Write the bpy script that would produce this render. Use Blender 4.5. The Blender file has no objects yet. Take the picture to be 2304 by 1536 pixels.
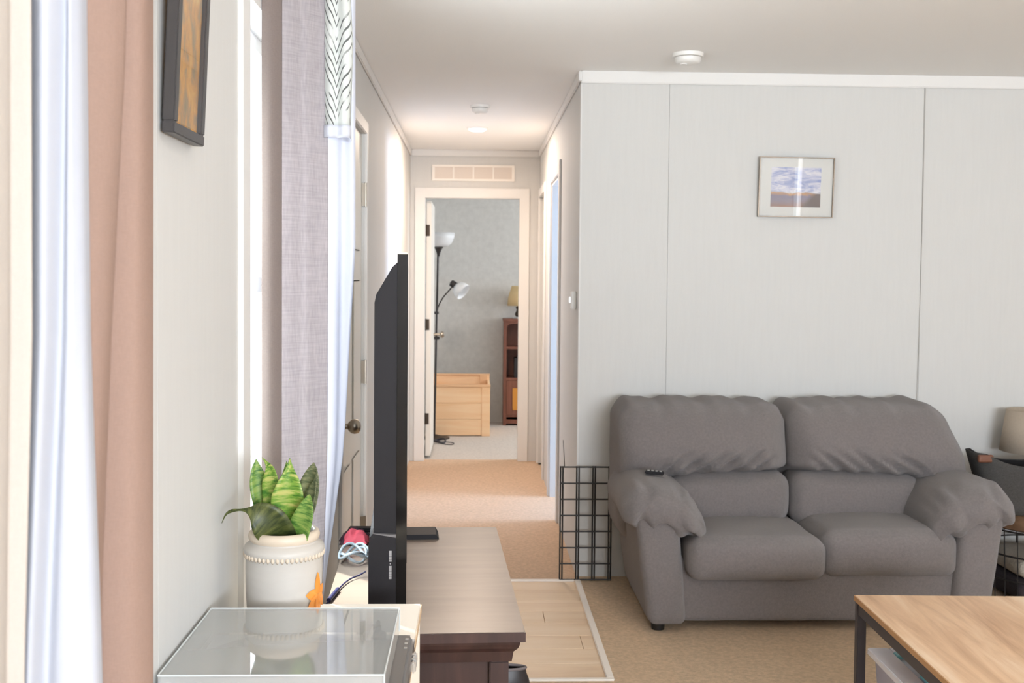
import bpy, bmesh, math, random
from mathutils import Vector, Matrix, noise
random.seed(7)
S = bpy.context.scene
C = S.collection

# ------------------------------------------------------------------ camera
cam_d = bpy.data.cameras.new('camera')
cam_d.sensor_width = 36.0
cam_d.lens = 36.0 * 2500 / 2304
cam_d.shift_y = -55 / 2304
cam_d.clip_start = 0.02
cam_d.dof.use_dof = True
cam_d.dof.focus_distance = 2.7
cam_d.dof.aperture_fstop = 9.0
cam = bpy.data.objects.new('camera', cam_d)
cam.location = (0, 0, 1.44)
cam.rotation_euler = (math.pi / 2 - 0.036, -0.0083, -0.0328)
C.objects.link(cam)
S.camera = cam

# ------------------------------------------------------------------ exposure, sky, lights
S.view_settings.view_transform = 'Standard'
S.view_settings.look = 'None'
S.view_settings.gamma = 1
S.view_settings.use_curve_mapping = False
S.view_settings.exposure = 0.0
S.cycles.use_denoising = True
S.cycles.max_bounces = 10
S.cycles.diffuse_bounces = 6
S.cycles.transparent_max_bounces = 24
S.cycles.sample_clamp_indirect = 6.0
S.cycles.caustics_reflective = False
S.cycles.caustics_refractive = False

world = bpy.data.worlds.new('world')
S.world = world
world.use_nodes = True
bg = world.node_tree.nodes['Background']
bg.inputs[0].default_value = (0.86, 0.93, 1.0, 1)
bg.inputs[1].default_value = 2.6


def area(name, loc, direction, w, h, power, color, spread=math.pi):
    d = bpy.data.lights.new(name, 'AREA')
    d.shape = 'RECTANGLE'
    d.size, d.size_y = w, h
    d.energy = power
    d.color = color
    d.spread = spread
    o = bpy.data.objects.new(name, d)
    o.location = loc
    o.rotation_euler = Vector(direction).to_track_quat('-Z', 'Z').to_euler()
    C.objects.link(o)
    return o


DAY = (0.92, 0.97, 1.04)
area('daylight_front_window', (1.9, -2.94, 1.40), (0, 1, 0.9), 2.2, 1.3, 360, (0.91, 0.98, 1.09))
area('daylight_narrow_window', (3.93, -2.94, 1.45), (0, 1, 0), 0.05, 1.5, 0.9, (0.98, 0.98, 1.0))
area('daylight_living_window', (-0.64, 2.97, 1.42), (1, 0, 0), 0.82, 1.26, 72, DAY)
area('daylight_near_window', (-0.64, 0.46, 1.42), (1, 0, 0), 0.84, 1.26, 7, DAY)
area('daylight_side_room', (3.1, 6.90, 1.45), (-1, 0, 0), 0.26, 1.1, 110, (0.50, 0.76, 1.18))
area('daylight_bedroom', (3.1, 9.9, 1.45), (-1, 0, 0.05), 1.2, 1.1, 66, (0.92, 0.97, 1.04))

sun_d = bpy.data.lights.new('sun', 'SUN')
sun_d.energy = 14.0
sun_d.angle = math.radians(1.2)
sun_d.color = (1.0, 0.97, 0.93)
sun = bpy.data.objects.new('sun', sun_d)
sun.location = (-4, 8, 8)
sun.rotation_euler = Vector((0.30, -0.30, -0.65)).to_track_quat('-Z', 'Z').to_euler()
C.objects.link(sun)


# ------------------------------------------------------------------ materials
def lin(c):
    return tuple(((v / 255) / 12.92 if v / 255 <= 0.04045 else ((v / 255 + 0.055) / 1.055) ** 2.4) for v in c)


class NT:
    def __init__(self, name):
        self.m = bpy.data.materials.new(name)
        self.m.use_nodes = True
        self.t = self.m.node_tree
        self.b = self.t.nodes['Principled BSDF']
        self.out = self.t.nodes['Material Output']

    def n(self, typ, **kw):
        nd = self.t.nodes.new(typ)
        for k, v in kw.items():
            if k.startswith('i_'):
                nd.inputs[k[2:].replace('_', ' ')].default_value = v
            else:
                setattr(nd, k, v)
        return nd

    def l(self, a, b):
        self.t.links.new(a, b)


def mat(name, col, rough=0.6, metal=0.0, spec=0.5, vary=0.0, vscale=8.0, stretch=(1, 1, 1), bump=0.0, bscale=200.0,
        bstretch=(1, 1, 1), col2=None, emit=None, sheen=0.0, transl=0.0):
    k = NT(name)
    b = k.b
    rgb = lin(col) + (1,)
    b.inputs['Base Color'].default_value = rgb
    b.inputs['Roughness'].default_value = rough
    b.inputs['Metallic'].default_value = metal
    b.inputs['Specular IOR Level'].default_value = spec
    if sheen:
        b.inputs['Sheen Weight'].default_value = sheen
    tc = k.n('ShaderNodeTexCoord')
    src = None
    if vary or col2:
        mp = k.n('ShaderNodeMapping')
        mp.inputs['Scale'].default_value = stretch
        k.l(tc.outputs['Object'], mp.inputs[0])
        nz = k.n('ShaderNodeTexNoise', i_Scale=vscale, i_Detail=5.0, i_Roughness=0.6)
        k.l(mp.outputs[0], nz.inputs['Vector'])
        rp = k.n('ShaderNodeValToRGB')
        rp.color_ramp.elements[0].position = 0.3
        rp.color_ramp.elements[1].position = 0.72
        c2 = lin(col2) if col2 else tuple(min(1, v * (1 + vary)) for v in rgb[:3])
        c1 = rgb[:3] if col2 else tuple(v * (1 - vary) for v in rgb[:3])
        rp.color_ramp.elements[0].color = c1 + (1,)
        rp.color_ramp.elements[1].color = c2 + (1,)
        k.l(nz.outputs['Fac'], rp.inputs[0])
        k.l(rp.outputs[0], b.inputs['Base Color'])
        src = rp.outputs[0]
    if bump:
        mp2 = k.n('ShaderNodeMapping')
        mp2.inputs['Scale'].default_value = bstretch
        k.l(tc.outputs['Object'], mp2.inputs[0])
        n2 = k.n('ShaderNodeTexNoise', i_Scale=bscale, i_Detail=3.0)
        k.l(mp2.outputs[0], n2.inputs['Vector'])
        bp = k.n('ShaderNodeBump', i_Strength=bump, i_Distance=0.01)
        k.l(n2.outputs['Fac'], bp.inputs['Height'])
        k.l(bp.outputs[0], b.inputs['Normal'])
    if emit:
        b.inputs['Emission Color'].default_value = lin(emit[0]) + (1,)
        b.inputs['Emission Strength'].default_value = emit[1]
    if transl:
        tr = k.n('ShaderNodeBsdfTranslucent')
        tr.inputs['Color'].default_value = rgb
        if src:
            k.l(src, tr.inputs['Color'])
        mx = k.n('ShaderNodeMixShader')
        mx.inputs[0].default_value = transl
        k.l(b.outputs[0], mx.inputs[1])
        k.l(tr.outputs[0], mx.inputs[2])
        k.l(mx.outputs[0], k.out.inputs[0])
    return k.m


def clear_glass(name, tint=(1, 1, 1), ior=1.49, rough=0.0, haze=0.0):
    k = NT(name)
    tr = k.n('ShaderNodeBsdfTransparent')
    tr.inputs[0].default_value = tuple(tint) + (1,)
    gl = k.n('ShaderNodeBsdfGlossy')
    gl.inputs['Roughness'].default_value = rough
    fr = k.n('ShaderNodeFresnel')
    ge = k.n('ShaderNodeNewGeometry')
    mr = k.n('ShaderNodeMapRange')          # thin sheet: both faces reflect like the outer one
    mr.inputs[3].default_value, mr.inputs[4].default_value = ior, 1.0 / ior
    k.l(ge.outputs['Backfacing'], mr.inputs[0])
    k.l(mr.outputs[0], fr.inputs['IOR'])
    mx = k.n('ShaderNodeMixShader')
    k.l(fr.outputs[0], mx.inputs[0])
    k.l(tr.outputs[0], mx.inputs[1])
    k.l(gl.outputs[0], mx.inputs[2])
    if haze:                                 # fine dust under the shine, whitened further to stand for reflected room light
        df = k.n('ShaderNodeBsdfDiffuse')
        df.inputs[0].default_value = (0.84, 0.84, 0.83, 1)
        m2 = k.n('ShaderNodeMixShader')
        m2.inputs[0].default_value = haze
        k.l(tr.outputs[0], m2.inputs[1])
        k.l(df.outputs[0], m2.inputs[2])
        k.l(m2.outputs[0], mx.inputs[1])
    k.l(mx.outputs[0], k.out.inputs[0])
    return k.m


def weave(name, col, transl=0.25, scale=900, contrast=0.12, hstretch=(0.25, 0.25, 1)):
    k = NT(name)
    b = k.b
    b.inputs['Roughness'].default_value = 0.85
    b.inputs['Specular IOR Level'].default_value = 0.15
    tc = k.n('ShaderNodeTexCoord')
    outs = []
    for sc in (hstretch, (1, 1, 0.15)):
        mp = k.n('ShaderNodeMapping')
        mp.inputs['Scale'].default_value = sc
        k.l(tc.outputs['Object'], mp.inputs[0])
        nz = k.n('ShaderNodeTexNoise', i_Scale=scale, i_Detail=2.0)
        k.l(mp.outputs[0], nz.inputs['Vector'])
        outs.append(nz.outputs['Fac'])
    ad = k.n('ShaderNodeMath', operation='ADD')
    k.l(outs[0], ad.inputs[0])
    k.l(outs[1], ad.inputs[1])
    mr = k.n('ShaderNodeMapRange')
    mr.inputs[1].default_value, mr.inputs[2].default_value = 0.7, 1.3
    mr.inputs[3].default_value, mr.inputs[4].default_value = 1 - contrast, 1 + contrast
    k.l(ad.outputs[0], mr.inputs[0])
    mu = k.n('ShaderNodeVectorMath', operation='SCALE')
    mu.inputs[0].default_value = lin(col)
    k.l(mr.outputs[0], mu.inputs['Scale'])
    k.l(mu.outputs[0], b.inputs['Base Color'])
    tr = k.n('ShaderNodeBsdfTranslucent')
    k.l(mu.outputs[0], tr.inputs['Color'])
    mx = k.n('ShaderNodeMixShader')
    mx.inputs[0].default_value = transl
    k.l(b.outputs[0], mx.inputs[1])
    k.l(tr.outputs[0], mx.inputs[2])
    k.l(mx.outputs[0], k.out.inputs[0])
    return k.m


def wood(name, c1, c2, c3, axis=1, scale=1.0, rough=0.45, knots=0.0):
    """streaky grain along one axis; optional dark knots"""
    k = NT(name)
    b = k.b
    b.inputs['Roughness'].default_value = rough
    tc = k.n('ShaderNodeTexCoord')
    st = [14.0, 14.0, 14.0]
    st[axis] = 1.3
    mp = k.n('ShaderNodeMapping')
    mp.inputs['Scale'].default_value = [s * scale for s in st]
    k.l(tc.outputs['Object'], mp.inputs[0])
    nz = k.n('ShaderNodeTexNoise', i_Scale=1.2, i_Detail=7.0, i_Roughness=0.62, i_Distortion=0.6)
    k.l(mp.outputs[0], nz.inputs['Vector'])
    rp = k.n('ShaderNodeValToRGB')
    e = rp.color_ramp.elements
    e[0].position, e[1].position = 0.30, 0.70
    e[0].color, e[1].color = lin(c1) + (1,), lin(c3) + (1,)
    m = rp.color_ramp.elements.new(0.5)
    m.color = lin(c2) + (1,)
    k.l(nz.outputs['Fac'], rp.inputs[0])
    last = rp.outputs[0]
    if knots:
        mp3 = k.n('ShaderNodeMapping')
        s3 = [1.0, 1.0, 1.0]
        s3[axis] = 0.45
        mp3.inputs['Scale'].default_value = s3
        k.l(tc.outputs['Object'], mp3.inputs[0])
        vo = k.n('ShaderNodeTexVoronoi', i_Scale=knots)
        k.l(mp3.outputs[0], vo.inputs['Vector'])
        r3 = k.n('ShaderNodeValToRGB')
        r3.color_ramp.elements[0].position, r3.color_ramp.elements[1].position = 0.02, 0.13
        r3.color_ramp.elements[0].color = (0.40, 0.32, 0.26, 1)
        r3.color_ramp.elements[1].color = (1, 1, 1, 1)
        k.l(vo.outputs['Distance'], r3.inputs[0])
        mm = k.n('ShaderNodeMix', data_type='RGBA', blend_type='MULTIPLY')
        mm.inputs[0].default_value = 1.0
        k.l(last, mm.inputs[6])
        k.l(r3.outputs[0], mm.inputs[7])
        last = mm.outputs[2]
    k.l(last, b.inputs['Base Color'])
    return k.m


M = {}
M['wall'] = mat('wall_panel_paint', (210, 209, 206), 0.7, spec=0.3, vary=0.015, vscale=60, stretch=(1, 1, 0.08), bump=0.05, bscale=300, bstretch=(1, 1, 0.15))
M['ceiling'] = mat('ceiling_paint', (243, 242, 240), 0.8, spec=0.2, bump=0.08, bscale=160)
M['trim'] = mat('white_trim_paint', (228, 226, 223), 0.5, spec=0.4)
M['bedwall'] = mat('blue_grey_wallpaper', (196, 195, 191), 0.8, spec=0.2, vary=0.07, vscale=18, bump=0.1, bscale=220)
M['carpet'] = mat('beige_carpet', (212, 186, 156), 0.95, spec=0.05, vary=0.16, vscale=60, bump=0.6, bscale=420)
M['carpet_hall'] = mat('lamplit_beige_carpet', (214, 185, 158), 0.95, spec=0.05, vary=0.14, vscale=60, bump=0.6, bscale=420)  # living room carpet again, with the hall's lamp light put into its colour
M['carpet_bed'] = mat('pale_carpet', (206, 197, 188), 0.95, spec=0.05, vary=0.12, vscale=60, bump=0.6, bscale=420)
M['strip'] = mat('white_transition_strip', (238, 230, 220), 0.5)
M['door'] = mat('white_door_paint', (228, 225, 218), 0.45)
M['nickel'] = mat('brushed_nickel', (170, 160, 146), 0.32, metal=1.0)
M['black_metal'] = mat('black_metal', (38, 35, 34), 0.45, spec=0.5)
M['bronze'] = mat('dark_bronze', (60, 48, 36), 0.45, metal=0.4)
M['plastic_white'] = mat('white_plastic', (236, 234, 230), 0.4)
M['vent'] = mat('vent_enamel', (242, 236, 228), 0.5)
M['vent_back'] = mat('vent_slat_enamel', (230, 220, 210), 0.8)  # slats and backing, a little darker than the frame
M['glass'] = clear_glass('window_glass', (0.97, 0.99, 0.98), 1.45)
M['acrylic'] = clear_glass('clear_acrylic', (0.95, 0.96, 0.96), 2.1, haze=0.36)
M['acrylic_edge'] = mat('acrylic_edge', (214, 220, 220), 0.2, spec=0.7)
M['sofa'] = mat('grey_sofa_chenille', (124, 117, 115), 0.92, spec=0.12, vary=0.10, vscale=110, bump=0.45, bscale=480, sheen=0.25)
M['foot'] = mat('black_foot', (24, 22, 22), 0.5)
M['tv'] = mat('tv_black_plastic', (26, 23, 26), 0.55, spec=0.25, bump=0.03, bscale=600)
M['tv_gloss'] = mat('tv_gloss_black', (16, 14, 15), 0.12, spec=0.4)
M['tv_screen'] = mat('tv_screen_glass', (10, 10, 12), 0.08, spec=0.5)
M['tv_grey'] = mat('tv_grey_edge', (110, 106, 106), 0.35)
M['logo'] = mat('pale_logo_print', (150, 147, 147), 0.5)
M['stand_top'] = mat('worn_espresso_top', (148, 133, 120), 0.34, spec=0.5, vary=0.09, vscale=14, stretch=(0.2, 1.5, 1))
M['espresso'] = wood('espresso_wood', (48, 32, 30), (60, 40, 37), (74, 50, 45), axis=2, rough=0.4)
M['cream_board'] = mat('cream_board', (228, 217, 202), 0.45, vary=0.025, vscale=10, stretch=(1, 0.15, 1))
M['cream_edge'] = mat('tan_board_edge', (216, 186, 150), 0.5)
M['tt_body'] = mat('turntable_grey', (104, 100, 98), 0.35, spec=0.5)
M['tt_top'] = mat('turntable_deck', (206, 205, 202), 0.4)
M['platter_mat'] = mat('grey_platter_mat', (164, 162, 158), 0.6)
M['mat_centre'] = mat('mat_centre_grey', (128, 124, 120), 0.5)
M['silver'] = mat('silver_plastic', (196, 194, 190), 0.3, metal=0.6)
M['gold'] = mat('gold_print', (212, 192, 150), 0.35, metal=0.5)
M['pot'] = mat('cream_glazed_pot', (198, 192, 184), 0.42, spec=0.4, vary=0.03, vscale=22, stretch=(0.6, 0.6, 2.5))
M['pot_rim'] = mat('warm_cream_glaze', (214, 198, 178), 0.4, spec=0.4)
M['flower'] = mat('orange_flower_glaze', (238, 150, 62), 0.4, vary=0.12, vscale=30)
M['soil'] = mat('dark_soil', (38, 34, 28), 0.95, bump=0.8, bscale=120)
M['felt'] = mat('charcoal_felt', (78, 76, 74), 0.95, spec=0.05, vary=0.18, vscale=160, bump=0.4, bscale=400)
M['felt_in'] = mat('dark_felt_inside', (36, 35, 36), 0.95, spec=0.05)
M['leather'] = mat('brown_leather', (112, 70, 50), 0.55)
M['shade_beige'] = mat('beige_lampshade_linen', (206, 192, 174), 0.85, spec=0.1, vary=0.04, vscale=90, transl=0.3)
M['shade_cream'] = mat('cream_lampshade', (228, 206, 160), 0.8, spec=0.1, transl=0.3)
M['shade_white'] = mat('white_lamp_bowl', (236, 238, 240), 0.35, transl=0.3)
M['walnut_lid'] = wood('walnut_lid', (92, 68, 50), (114, 86, 64), (134, 104, 80), axis=0, rough=0.5)
M['blanket_cream'] = mat('cream_knit', (206, 196, 180), 0.9, vary=0.08, vscale=60, bump=0.6, bscale=120)
M['blanket_dark'] = mat('dark_knit', (62, 54, 58), 0.9, bump=0.6, bscale=120)
M['paper'] = mat('white_paper', (232, 224, 214), 0.7)
M['table_oak'] = wood('light_oak_top', (188, 142, 100), (226, 186, 144), (243, 214, 182), axis=1, scale=0.62, rough=0.32, knots=3.1)
M['table_edge'] = mat('oak_edge_band', (196, 150, 104), 0.5)
M['table_steel'] = mat('dark_steel', (66, 62, 66), 0.4, spec=0.5)
M['bin'] = mat('frosted_plastic', (230, 229, 242), 0.25, spec=0.5, transl=0.4)
M['bin_lid'] = mat('white_bin_lid', (244, 242, 248), 0.3)
M['bin_clear'] = mat('pale_blue_lid_panel', (192, 202, 222), 0.2)
M['teal'] = mat('teal_plastic', (146, 218, 226), 0.35)
M['grid'] = mat('black_grid_wire', (44, 40, 38), 0.5, spec=0.4)
M['pine'] = wood('knotty_pine', (234, 188, 138), (242, 202, 158), (246, 214, 174), axis=0, scale=0.7, rough=0.5, knots=4.2)
M['pine_light'] = wood('pine_edge', (220, 176, 132), (228, 186, 144), (236, 200, 160), axis=0, rough=0.5)
M['cherry'] = wood('red_brown_bookcase', (98, 58, 44), (116, 70, 54), (130, 82, 64), axis=2, rough=0.4)
M['amber'] = mat('amber_door_panel', (196, 134, 52), 0.4)
M['book'] = mat('dark_book_cloth', (42, 38, 40), 0.7)
M['lamp_bulb'] = mat('lamp_diffuser', (255, 250, 242), 0.4, emit=((255, 246, 234), 2.2))
M['cable_white'] = mat('pale_blue_cable', (186, 198, 206), 0.4)
M['cable_navy'] = mat('navy_cable', (52, 52, 92), 0.45)
M['cable_grey'] = mat('grey_cable', (182, 178, 172), 0.6)
M['cable_black'] = mat('black_cable', (44, 44, 52), 0.5)
M['cloth_maroon'] = mat('maroon_cloth', (72, 46, 58), 0.85)
M['cloth_pink'] = mat('pink_cloth', (214, 88, 104), 0.8)
M['shoe'] = mat('black_shoe', (46, 42, 44), 0.4)
M['shoe_rim'] = mat('grey_shoe_rim', (120, 112, 112), 0.6)
M['frame_black'] = mat('black_picture_frame', (62, 58, 57), 0.4)
M['frame_pewter'] = mat('pewter_frame', (140, 126, 112), 0.35, metal=0.7)
M['mat_board'] = mat('white_mat_board', (226, 225, 220), 0.8)
M['taupe'] = weave('taupe_curtain', (160, 134, 121), 0.12, 700, 0.05)
M['taupe_dark'] = weave('grey_brown_curtain_hem', (124, 113, 108), 0.01, 700, 0.06)
M['sheer'] = weave('grey_lilac_slub', (172, 166, 169), 0.18, 200, 0.13, (0.06, 0.06, 1.2))
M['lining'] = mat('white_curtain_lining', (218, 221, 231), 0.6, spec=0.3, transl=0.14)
M['lining_near'] = mat('near_curtain_lining', (186, 189, 198), 0.6, spec=0.3, transl=0.06)  # same lining fabric, colour darkened in place of a dimmer light on it
M['cream_sheer'] = weave('cream_curtain', (192, 183, 174), 0.08, 700, 0.03)
M['ground'] = mat('pale_concrete_ground', (190, 188, 182), 0.9, vary=0.1, vscale=3)


def planks_mat(name, shift):
    return wood(name, tuple(c + shift for c in (214, 182, 150)), tuple(c + shift for c in (230, 204, 172)),
                tuple(c + shift for c in (238, 216, 190)), axis=0, scale=0.5, rough=0.4)


M['plank_a'], M['plank_b'], M['plank_c'] = planks_mat('oak_laminate', 0), planks_mat('oak_laminate_dark', -12), planks_mat('oak_laminate_light', 8)


def leaf_mat(name, dark, mid, light, rough=0.42):
    k = NT(name)
    k.b.inputs['Roughness'].default_value = rough
    uv = k.n('ShaderNodeUVMap')
    mp = k.n('ShaderNodeMapping')
    mp.inputs['Scale'].default_value = (0.7, 11.0, 1)
    k.l(uv.outputs[0], mp.inputs[0])
    nz = k.n('ShaderNodeTexNoise', i_Scale=1.5, i_Detail=4.0, i_Roughness=0.6, i_Distortion=0.25)
    k.l(mp.outputs[0], nz.inputs['Vector'])
    rp = k.n('ShaderNodeValToRGB')
    e = rp.color_ramp.elements
    e[0].position, e[1].position = 0.38, 0.62
    e[0].color, e[1].color = lin(dark) + (1,), lin(light) + (1,)
    x = e.new(0.5)
    x.color = lin(mid) + (1,)
    k.l(nz.outputs['Fac'], rp.inputs[0])
    k.l(rp.outputs[0], k.b.inputs['Base Color'])
    tr = k.n('ShaderNodeBsdfTranslucent')
    k.l(rp.outputs[0], tr.inputs['Color'])
    mx = k.n('ShaderNodeMixShader')
    mx.inputs[0].default_value = 0.3
    k.l(k.b.outputs[0], mx.inputs[1])
    k.l(tr.outputs[0], mx.inputs[2])
    k.l(mx.outputs[0], k.out.inputs[0])
    return k.m


M['leaf_bright'] = leaf_mat('striped_leaf_bright', (72, 128, 40), (140, 178, 70), (206, 204, 120))
M['leaf_green'] = leaf_mat('striped_leaf_green', (70, 118, 48), (124, 162, 74), (164, 184, 96))
M['leaf_dark'] = leaf_mat('striped_leaf_dark', (52, 62, 30), (84, 92, 46), (112, 116, 62))
M['leaf_olive'] = leaf_mat('striped_leaf_olive', (84, 96, 66), (116, 122, 88), (150, 150, 112))


def painted_landscape():
    """sky, sea and shore print; object space of the art: x across, z up, size 0.24 x 0.19"""
    k = NT('landscape_print')
    k.b.inputs['Roughness'].default_value = 0.5
    tc = k.n('ShaderNodeTexCoord')
    sep = k.n('ShaderNodeSeparateXYZ')
    k.l(tc.outputs['Object'], sep.inputs[0])
    mp = k.n('ShaderNodeMapping')
    mp.inputs['Scale'].default_value = (6, 6, 20)
    k.l(tc.outputs['Object'], mp.inputs[0])
    nz = k.n('ShaderNodeTexNoise', i_Scale=2.0, i_Detail=6.0, i_Roughness=0.65, i_Distortion=1.0)
    k.l(mp.outputs[0], nz.inputs['Vector'])
    sky = k.n('ShaderNodeValToRGB')
    e = sky.color_ramp.elements
    e[0].position, e[1].position = 0.38, 0.60
    e[0].color, e[1].color = lin((140, 152, 200)) + (1,), lin((226, 224, 232)) + (1,)
    k.l(nz.outputs['Fac'], sky.inputs[0])
    # land bands by height, wavering
    wv = k.n('ShaderNodeMath', operation='MULTIPLY_ADD')
    k.l(nz.outputs['Fac'], wv.inputs[0])
    wv.inputs[1].default_value = 0.05
    k.l(sep.outputs['Z'], wv.inputs[2])
    mr = k.n('ShaderNodeMapRange')
    mr.inputs[1].default_value, mr.inputs[2].default_value = -0.07, 0.02
    k.l(wv.outputs[0], mr.inputs[0])
    land = k.n('ShaderNodeValToRGB')
    e = land.color_ramp.elements
    e[0].position, e[1].position = 0.0, 1.0
    e[0].color, e[1].color = lin((156, 112, 92)) + (1,), lin((190, 196, 206)) + (1,)
    for p, c in ((0.30, (140, 126, 136)), (0.55, (126, 118, 140)), (0.72, (196, 144, 88)), (0.86, (168, 180, 186))):
        x = e.new(p)
        x.color = lin(c) + (1,)
    k.l(mr.outputs[0], land.inputs[0])
    # dark shore to the right
    dr = k.n('ShaderNodeMath', operation='MULTIPLY_ADD')
    k.l(sep.outputs['X'], dr.inputs[0])
    dr.inputs[1].default_value = 0.45
    k.l(sep.outputs['Z'], dr.inputs[2])
    dsub = k.n('ShaderNodeMath', operation='SUBTRACT')
    k.l(sep.outputs['X'], dsub.inputs[0])
    k.l(sep.outputs['Z'], dsub.inputs[1])
    dm = k.n('ShaderNodeMapRange')
    dm.inputs[1].default_value, dm.inputs[2].default_value = 0.10, 0.135
    k.l(dsub.outputs[0], dm.inputs[0])
    mxd = k.n('ShaderNodeMix', data_type='RGBA')
    k.l(dm.outputs[0], mxd.inputs[0])
    k.l(land.outputs[0], mxd.inputs[6])
    mxd.inputs[7].default_value = lin((100, 82, 76)) + (1,)
    st = k.n('ShaderNodeMapRange')
    st.inputs[1].default_value, st.inputs[2].default_value = -0.006, 0.008
    k.l(wv.outputs[0], st.inputs[0])
    mx = k.n('ShaderNodeMix', data_type='RGBA')
    k.l(st.outputs[0], mx.inputs[0])
    k.l(mxd.outputs[2], mx.inputs[6])
    k.l(sky.outputs[0], mx.inputs[7])
    k.l(mx.outputs[2], k.b.inputs['Base Color'])
    return k.m


def autumn_print():
    k = NT('autumn_foliage_print')
    k.b.inputs['Roughness'].default_value = 0.35
    tc = k.n('ShaderNodeTexCoord')
    mp = k.n('ShaderNodeMapping')
    mp.inputs['Scale'].default_value = (1, 1, 0.5)
    k.l(tc.outputs['Object'], mp.inputs[0])
    nz = k.n('ShaderNodeTexNoise', i_Scale=34.0, i_Detail=6.0, i_Roughness=0.7, i_Distortion=0.4)
    k.l(mp.outputs[0], nz.inputs['Vector'])
    rp = k.n('ShaderNodeValToRGB')
    e = rp.color_ramp.elements
    e[0].position, e[1].position = 0.30, 0.72
    e[0].color, e[1].color = lin((112, 118, 86)) + (1,), lin((252, 226, 168)) + (1,)
    for p, c in ((0.42, (170, 148, 112)), (0.52, (230, 162, 66)), (0.62, (248, 194, 90))):
        x = e.new(p)
        x.color = lin(c) + (1,)
    k.l(nz.outputs['Fac'], rp.inputs[0])
    k.l(rp.outputs[0], k.b.inputs['Base Color'])
    return k.m


def valance_mat():
    """white cloth printed with fine feather strokes (herringbone)"""
    k = NT('feather_print_cloth')
    k.b.inputs['Roughness'].default_value = 0.7
    tc = k.n('ShaderNodeTexCoord')
    uv = k.n('ShaderNodeUVMap')
    sep = k.n('ShaderNodeSeparateXYZ')
    k.l(uv.outputs[0], sep.inputs[0])
    # fold u into feather columns
    pp = k.n('ShaderNodeMath', operation='PINGPONG')
    k.l(sep.outputs['X'], pp.inputs[0])
    pp.inputs[1].default_value = 0.035
    ma = k.n('ShaderNodeMath', operation='MULTIPLY_ADD')
    k.l(pp.outputs[0], ma.inputs[0])
    ma.inputs[1].default_value = 2.2
    k.l(sep.outputs['Y'], ma.inputs[2])
    cmb = k.n('ShaderNodeCombineXYZ')
    k.l(ma.outputs[0], cmb.inputs[0])
    nz0 = k.n('ShaderNodeTexNoise', i_Scale=14.0, i_Detail=2.0)
    k.l(uv.outputs[0], nz0.inputs['Vector'])
    wv = k.n('ShaderNodeTexWave', i_Scale=11.0, i_Distortion=1.2, i_Detail=1.0)
    k.l(cmb.outputs[0], wv.inputs['Vector'])
    rp = k.n('ShaderNodeValToRGB')
    e = rp.color_ramp.elements
    e[0].position, e[1].position = 0.05, 0.20
    e[0].color, e[1].color = lin((104, 106, 104)) + (1,), lin((232, 235, 232)) + (1,)
    k.l(wv.outputs['Fac'], rp.inputs[0])
    gate = k.n('ShaderNodeMapRange')
    gate.inputs[1].default_value, gate.inputs[2].default_value = 0.50, 0.58
    k.l(nz0.outputs['Fac'], gate.inputs[0])
    mx = k.n('ShaderNodeMix', data_type='RGBA')
    k.l(gate.outputs[0], mx.inputs[0])
    k.l(rp.outputs[0], mx.inputs[6])
    mx.inputs[7].default_value = lin((232, 235, 232)) + (1,)
    k.l(mx.outputs[2], k.b.inputs['Base Color'])
    tr = k.n('ShaderNodeBsdfTranslucent')
    k.l(mx.outputs[2], tr.inputs['Color'])
    ms = k.n('ShaderNodeMixShader')
    ms.inputs[0].default_value = 0.3
    k.l(k.b.outputs[0], ms.inputs[1])
    k.l(tr.outputs[0], ms.inputs[2])
    k.l(ms.outputs[0], k.out.inputs[0])
    return k.m


M['landscape'] = painted_landscape()
M['autumn'] = autumn_print()
M['valance'] = valance_mat()


# ------------------------------------------------------------------ builders
def wloc(o):
    v = Vector((0, 0, 0))
    while o:
        v += Vector(o.location)
        o = o.parent
    return v


def obj(name, bm, m, parent=None, smooth=False, origin=None, kind=None, local=False, bevel=0.0, segs=2):
    """one mesh object; bm is in world metres unless local (then in the parent's frame)"""
    if bevel:
        bmesh.ops.bevel(bm, geom=[e for e in bm.edges if len(e.link_faces) == 2 and e.calc_face_angle(0) > 0.6],
                        offset=bevel, segments=segs, affect='EDGES', clamp_overlap=True)
    bmesh.ops.recalc_face_normals(bm, faces=bm.faces)
    me = bpy.data.meshes.new(name)
    off = Vector((0, 0, 0))
    loc = Vector((0, 0, 0))
    if not local:
        if parent:
            off = wloc(parent)
        elif origin is not None:
            off = loc = Vector(origin)
        elif bm.verts:
            xs = [v.co.x for v in bm.verts]
            ys = [v.co.y for v in bm.verts]
            zs = [v.co.z for v in bm.verts]
            off = loc = Vector(((min(xs) + max(xs)) / 2, (min(ys) + max(ys)) / 2, min(zs)))
    if off.length:
        bmesh.ops.translate(bm, verts=bm.verts, vec=-off)
    bm.to_mesh(me)
    bm.free()
    if smooth:
        for p in me.polygons:
            p.use_smooth = True
        if smooth != 'all':
            me.set_sharp_from_angle(angle=math.radians(45))
    me.materials.append(m)
    o = bpy.data.objects.new(name, me)
    o.location = loc
    C.objects.link(o)
    if parent:
        o.parent = parent
    if kind:
        o['kind'] = kind
    return o


def tag(o, label, cat, group=None):
    o['label'] = label
    o['category'] = cat
    if group:
        o['group'] = group
    return o


def thing(name, label, cat, loc, rz=0.0, group=None):
    o = bpy.data.objects.new(name, None)
    o.empty_display_size = 0.05
    o.location = loc
    o.rotation_euler = (0, 0, rz)
    C.objects.link(o)
    return tag(o, label, cat, group)


def B():
    return bmesh.new()


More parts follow.
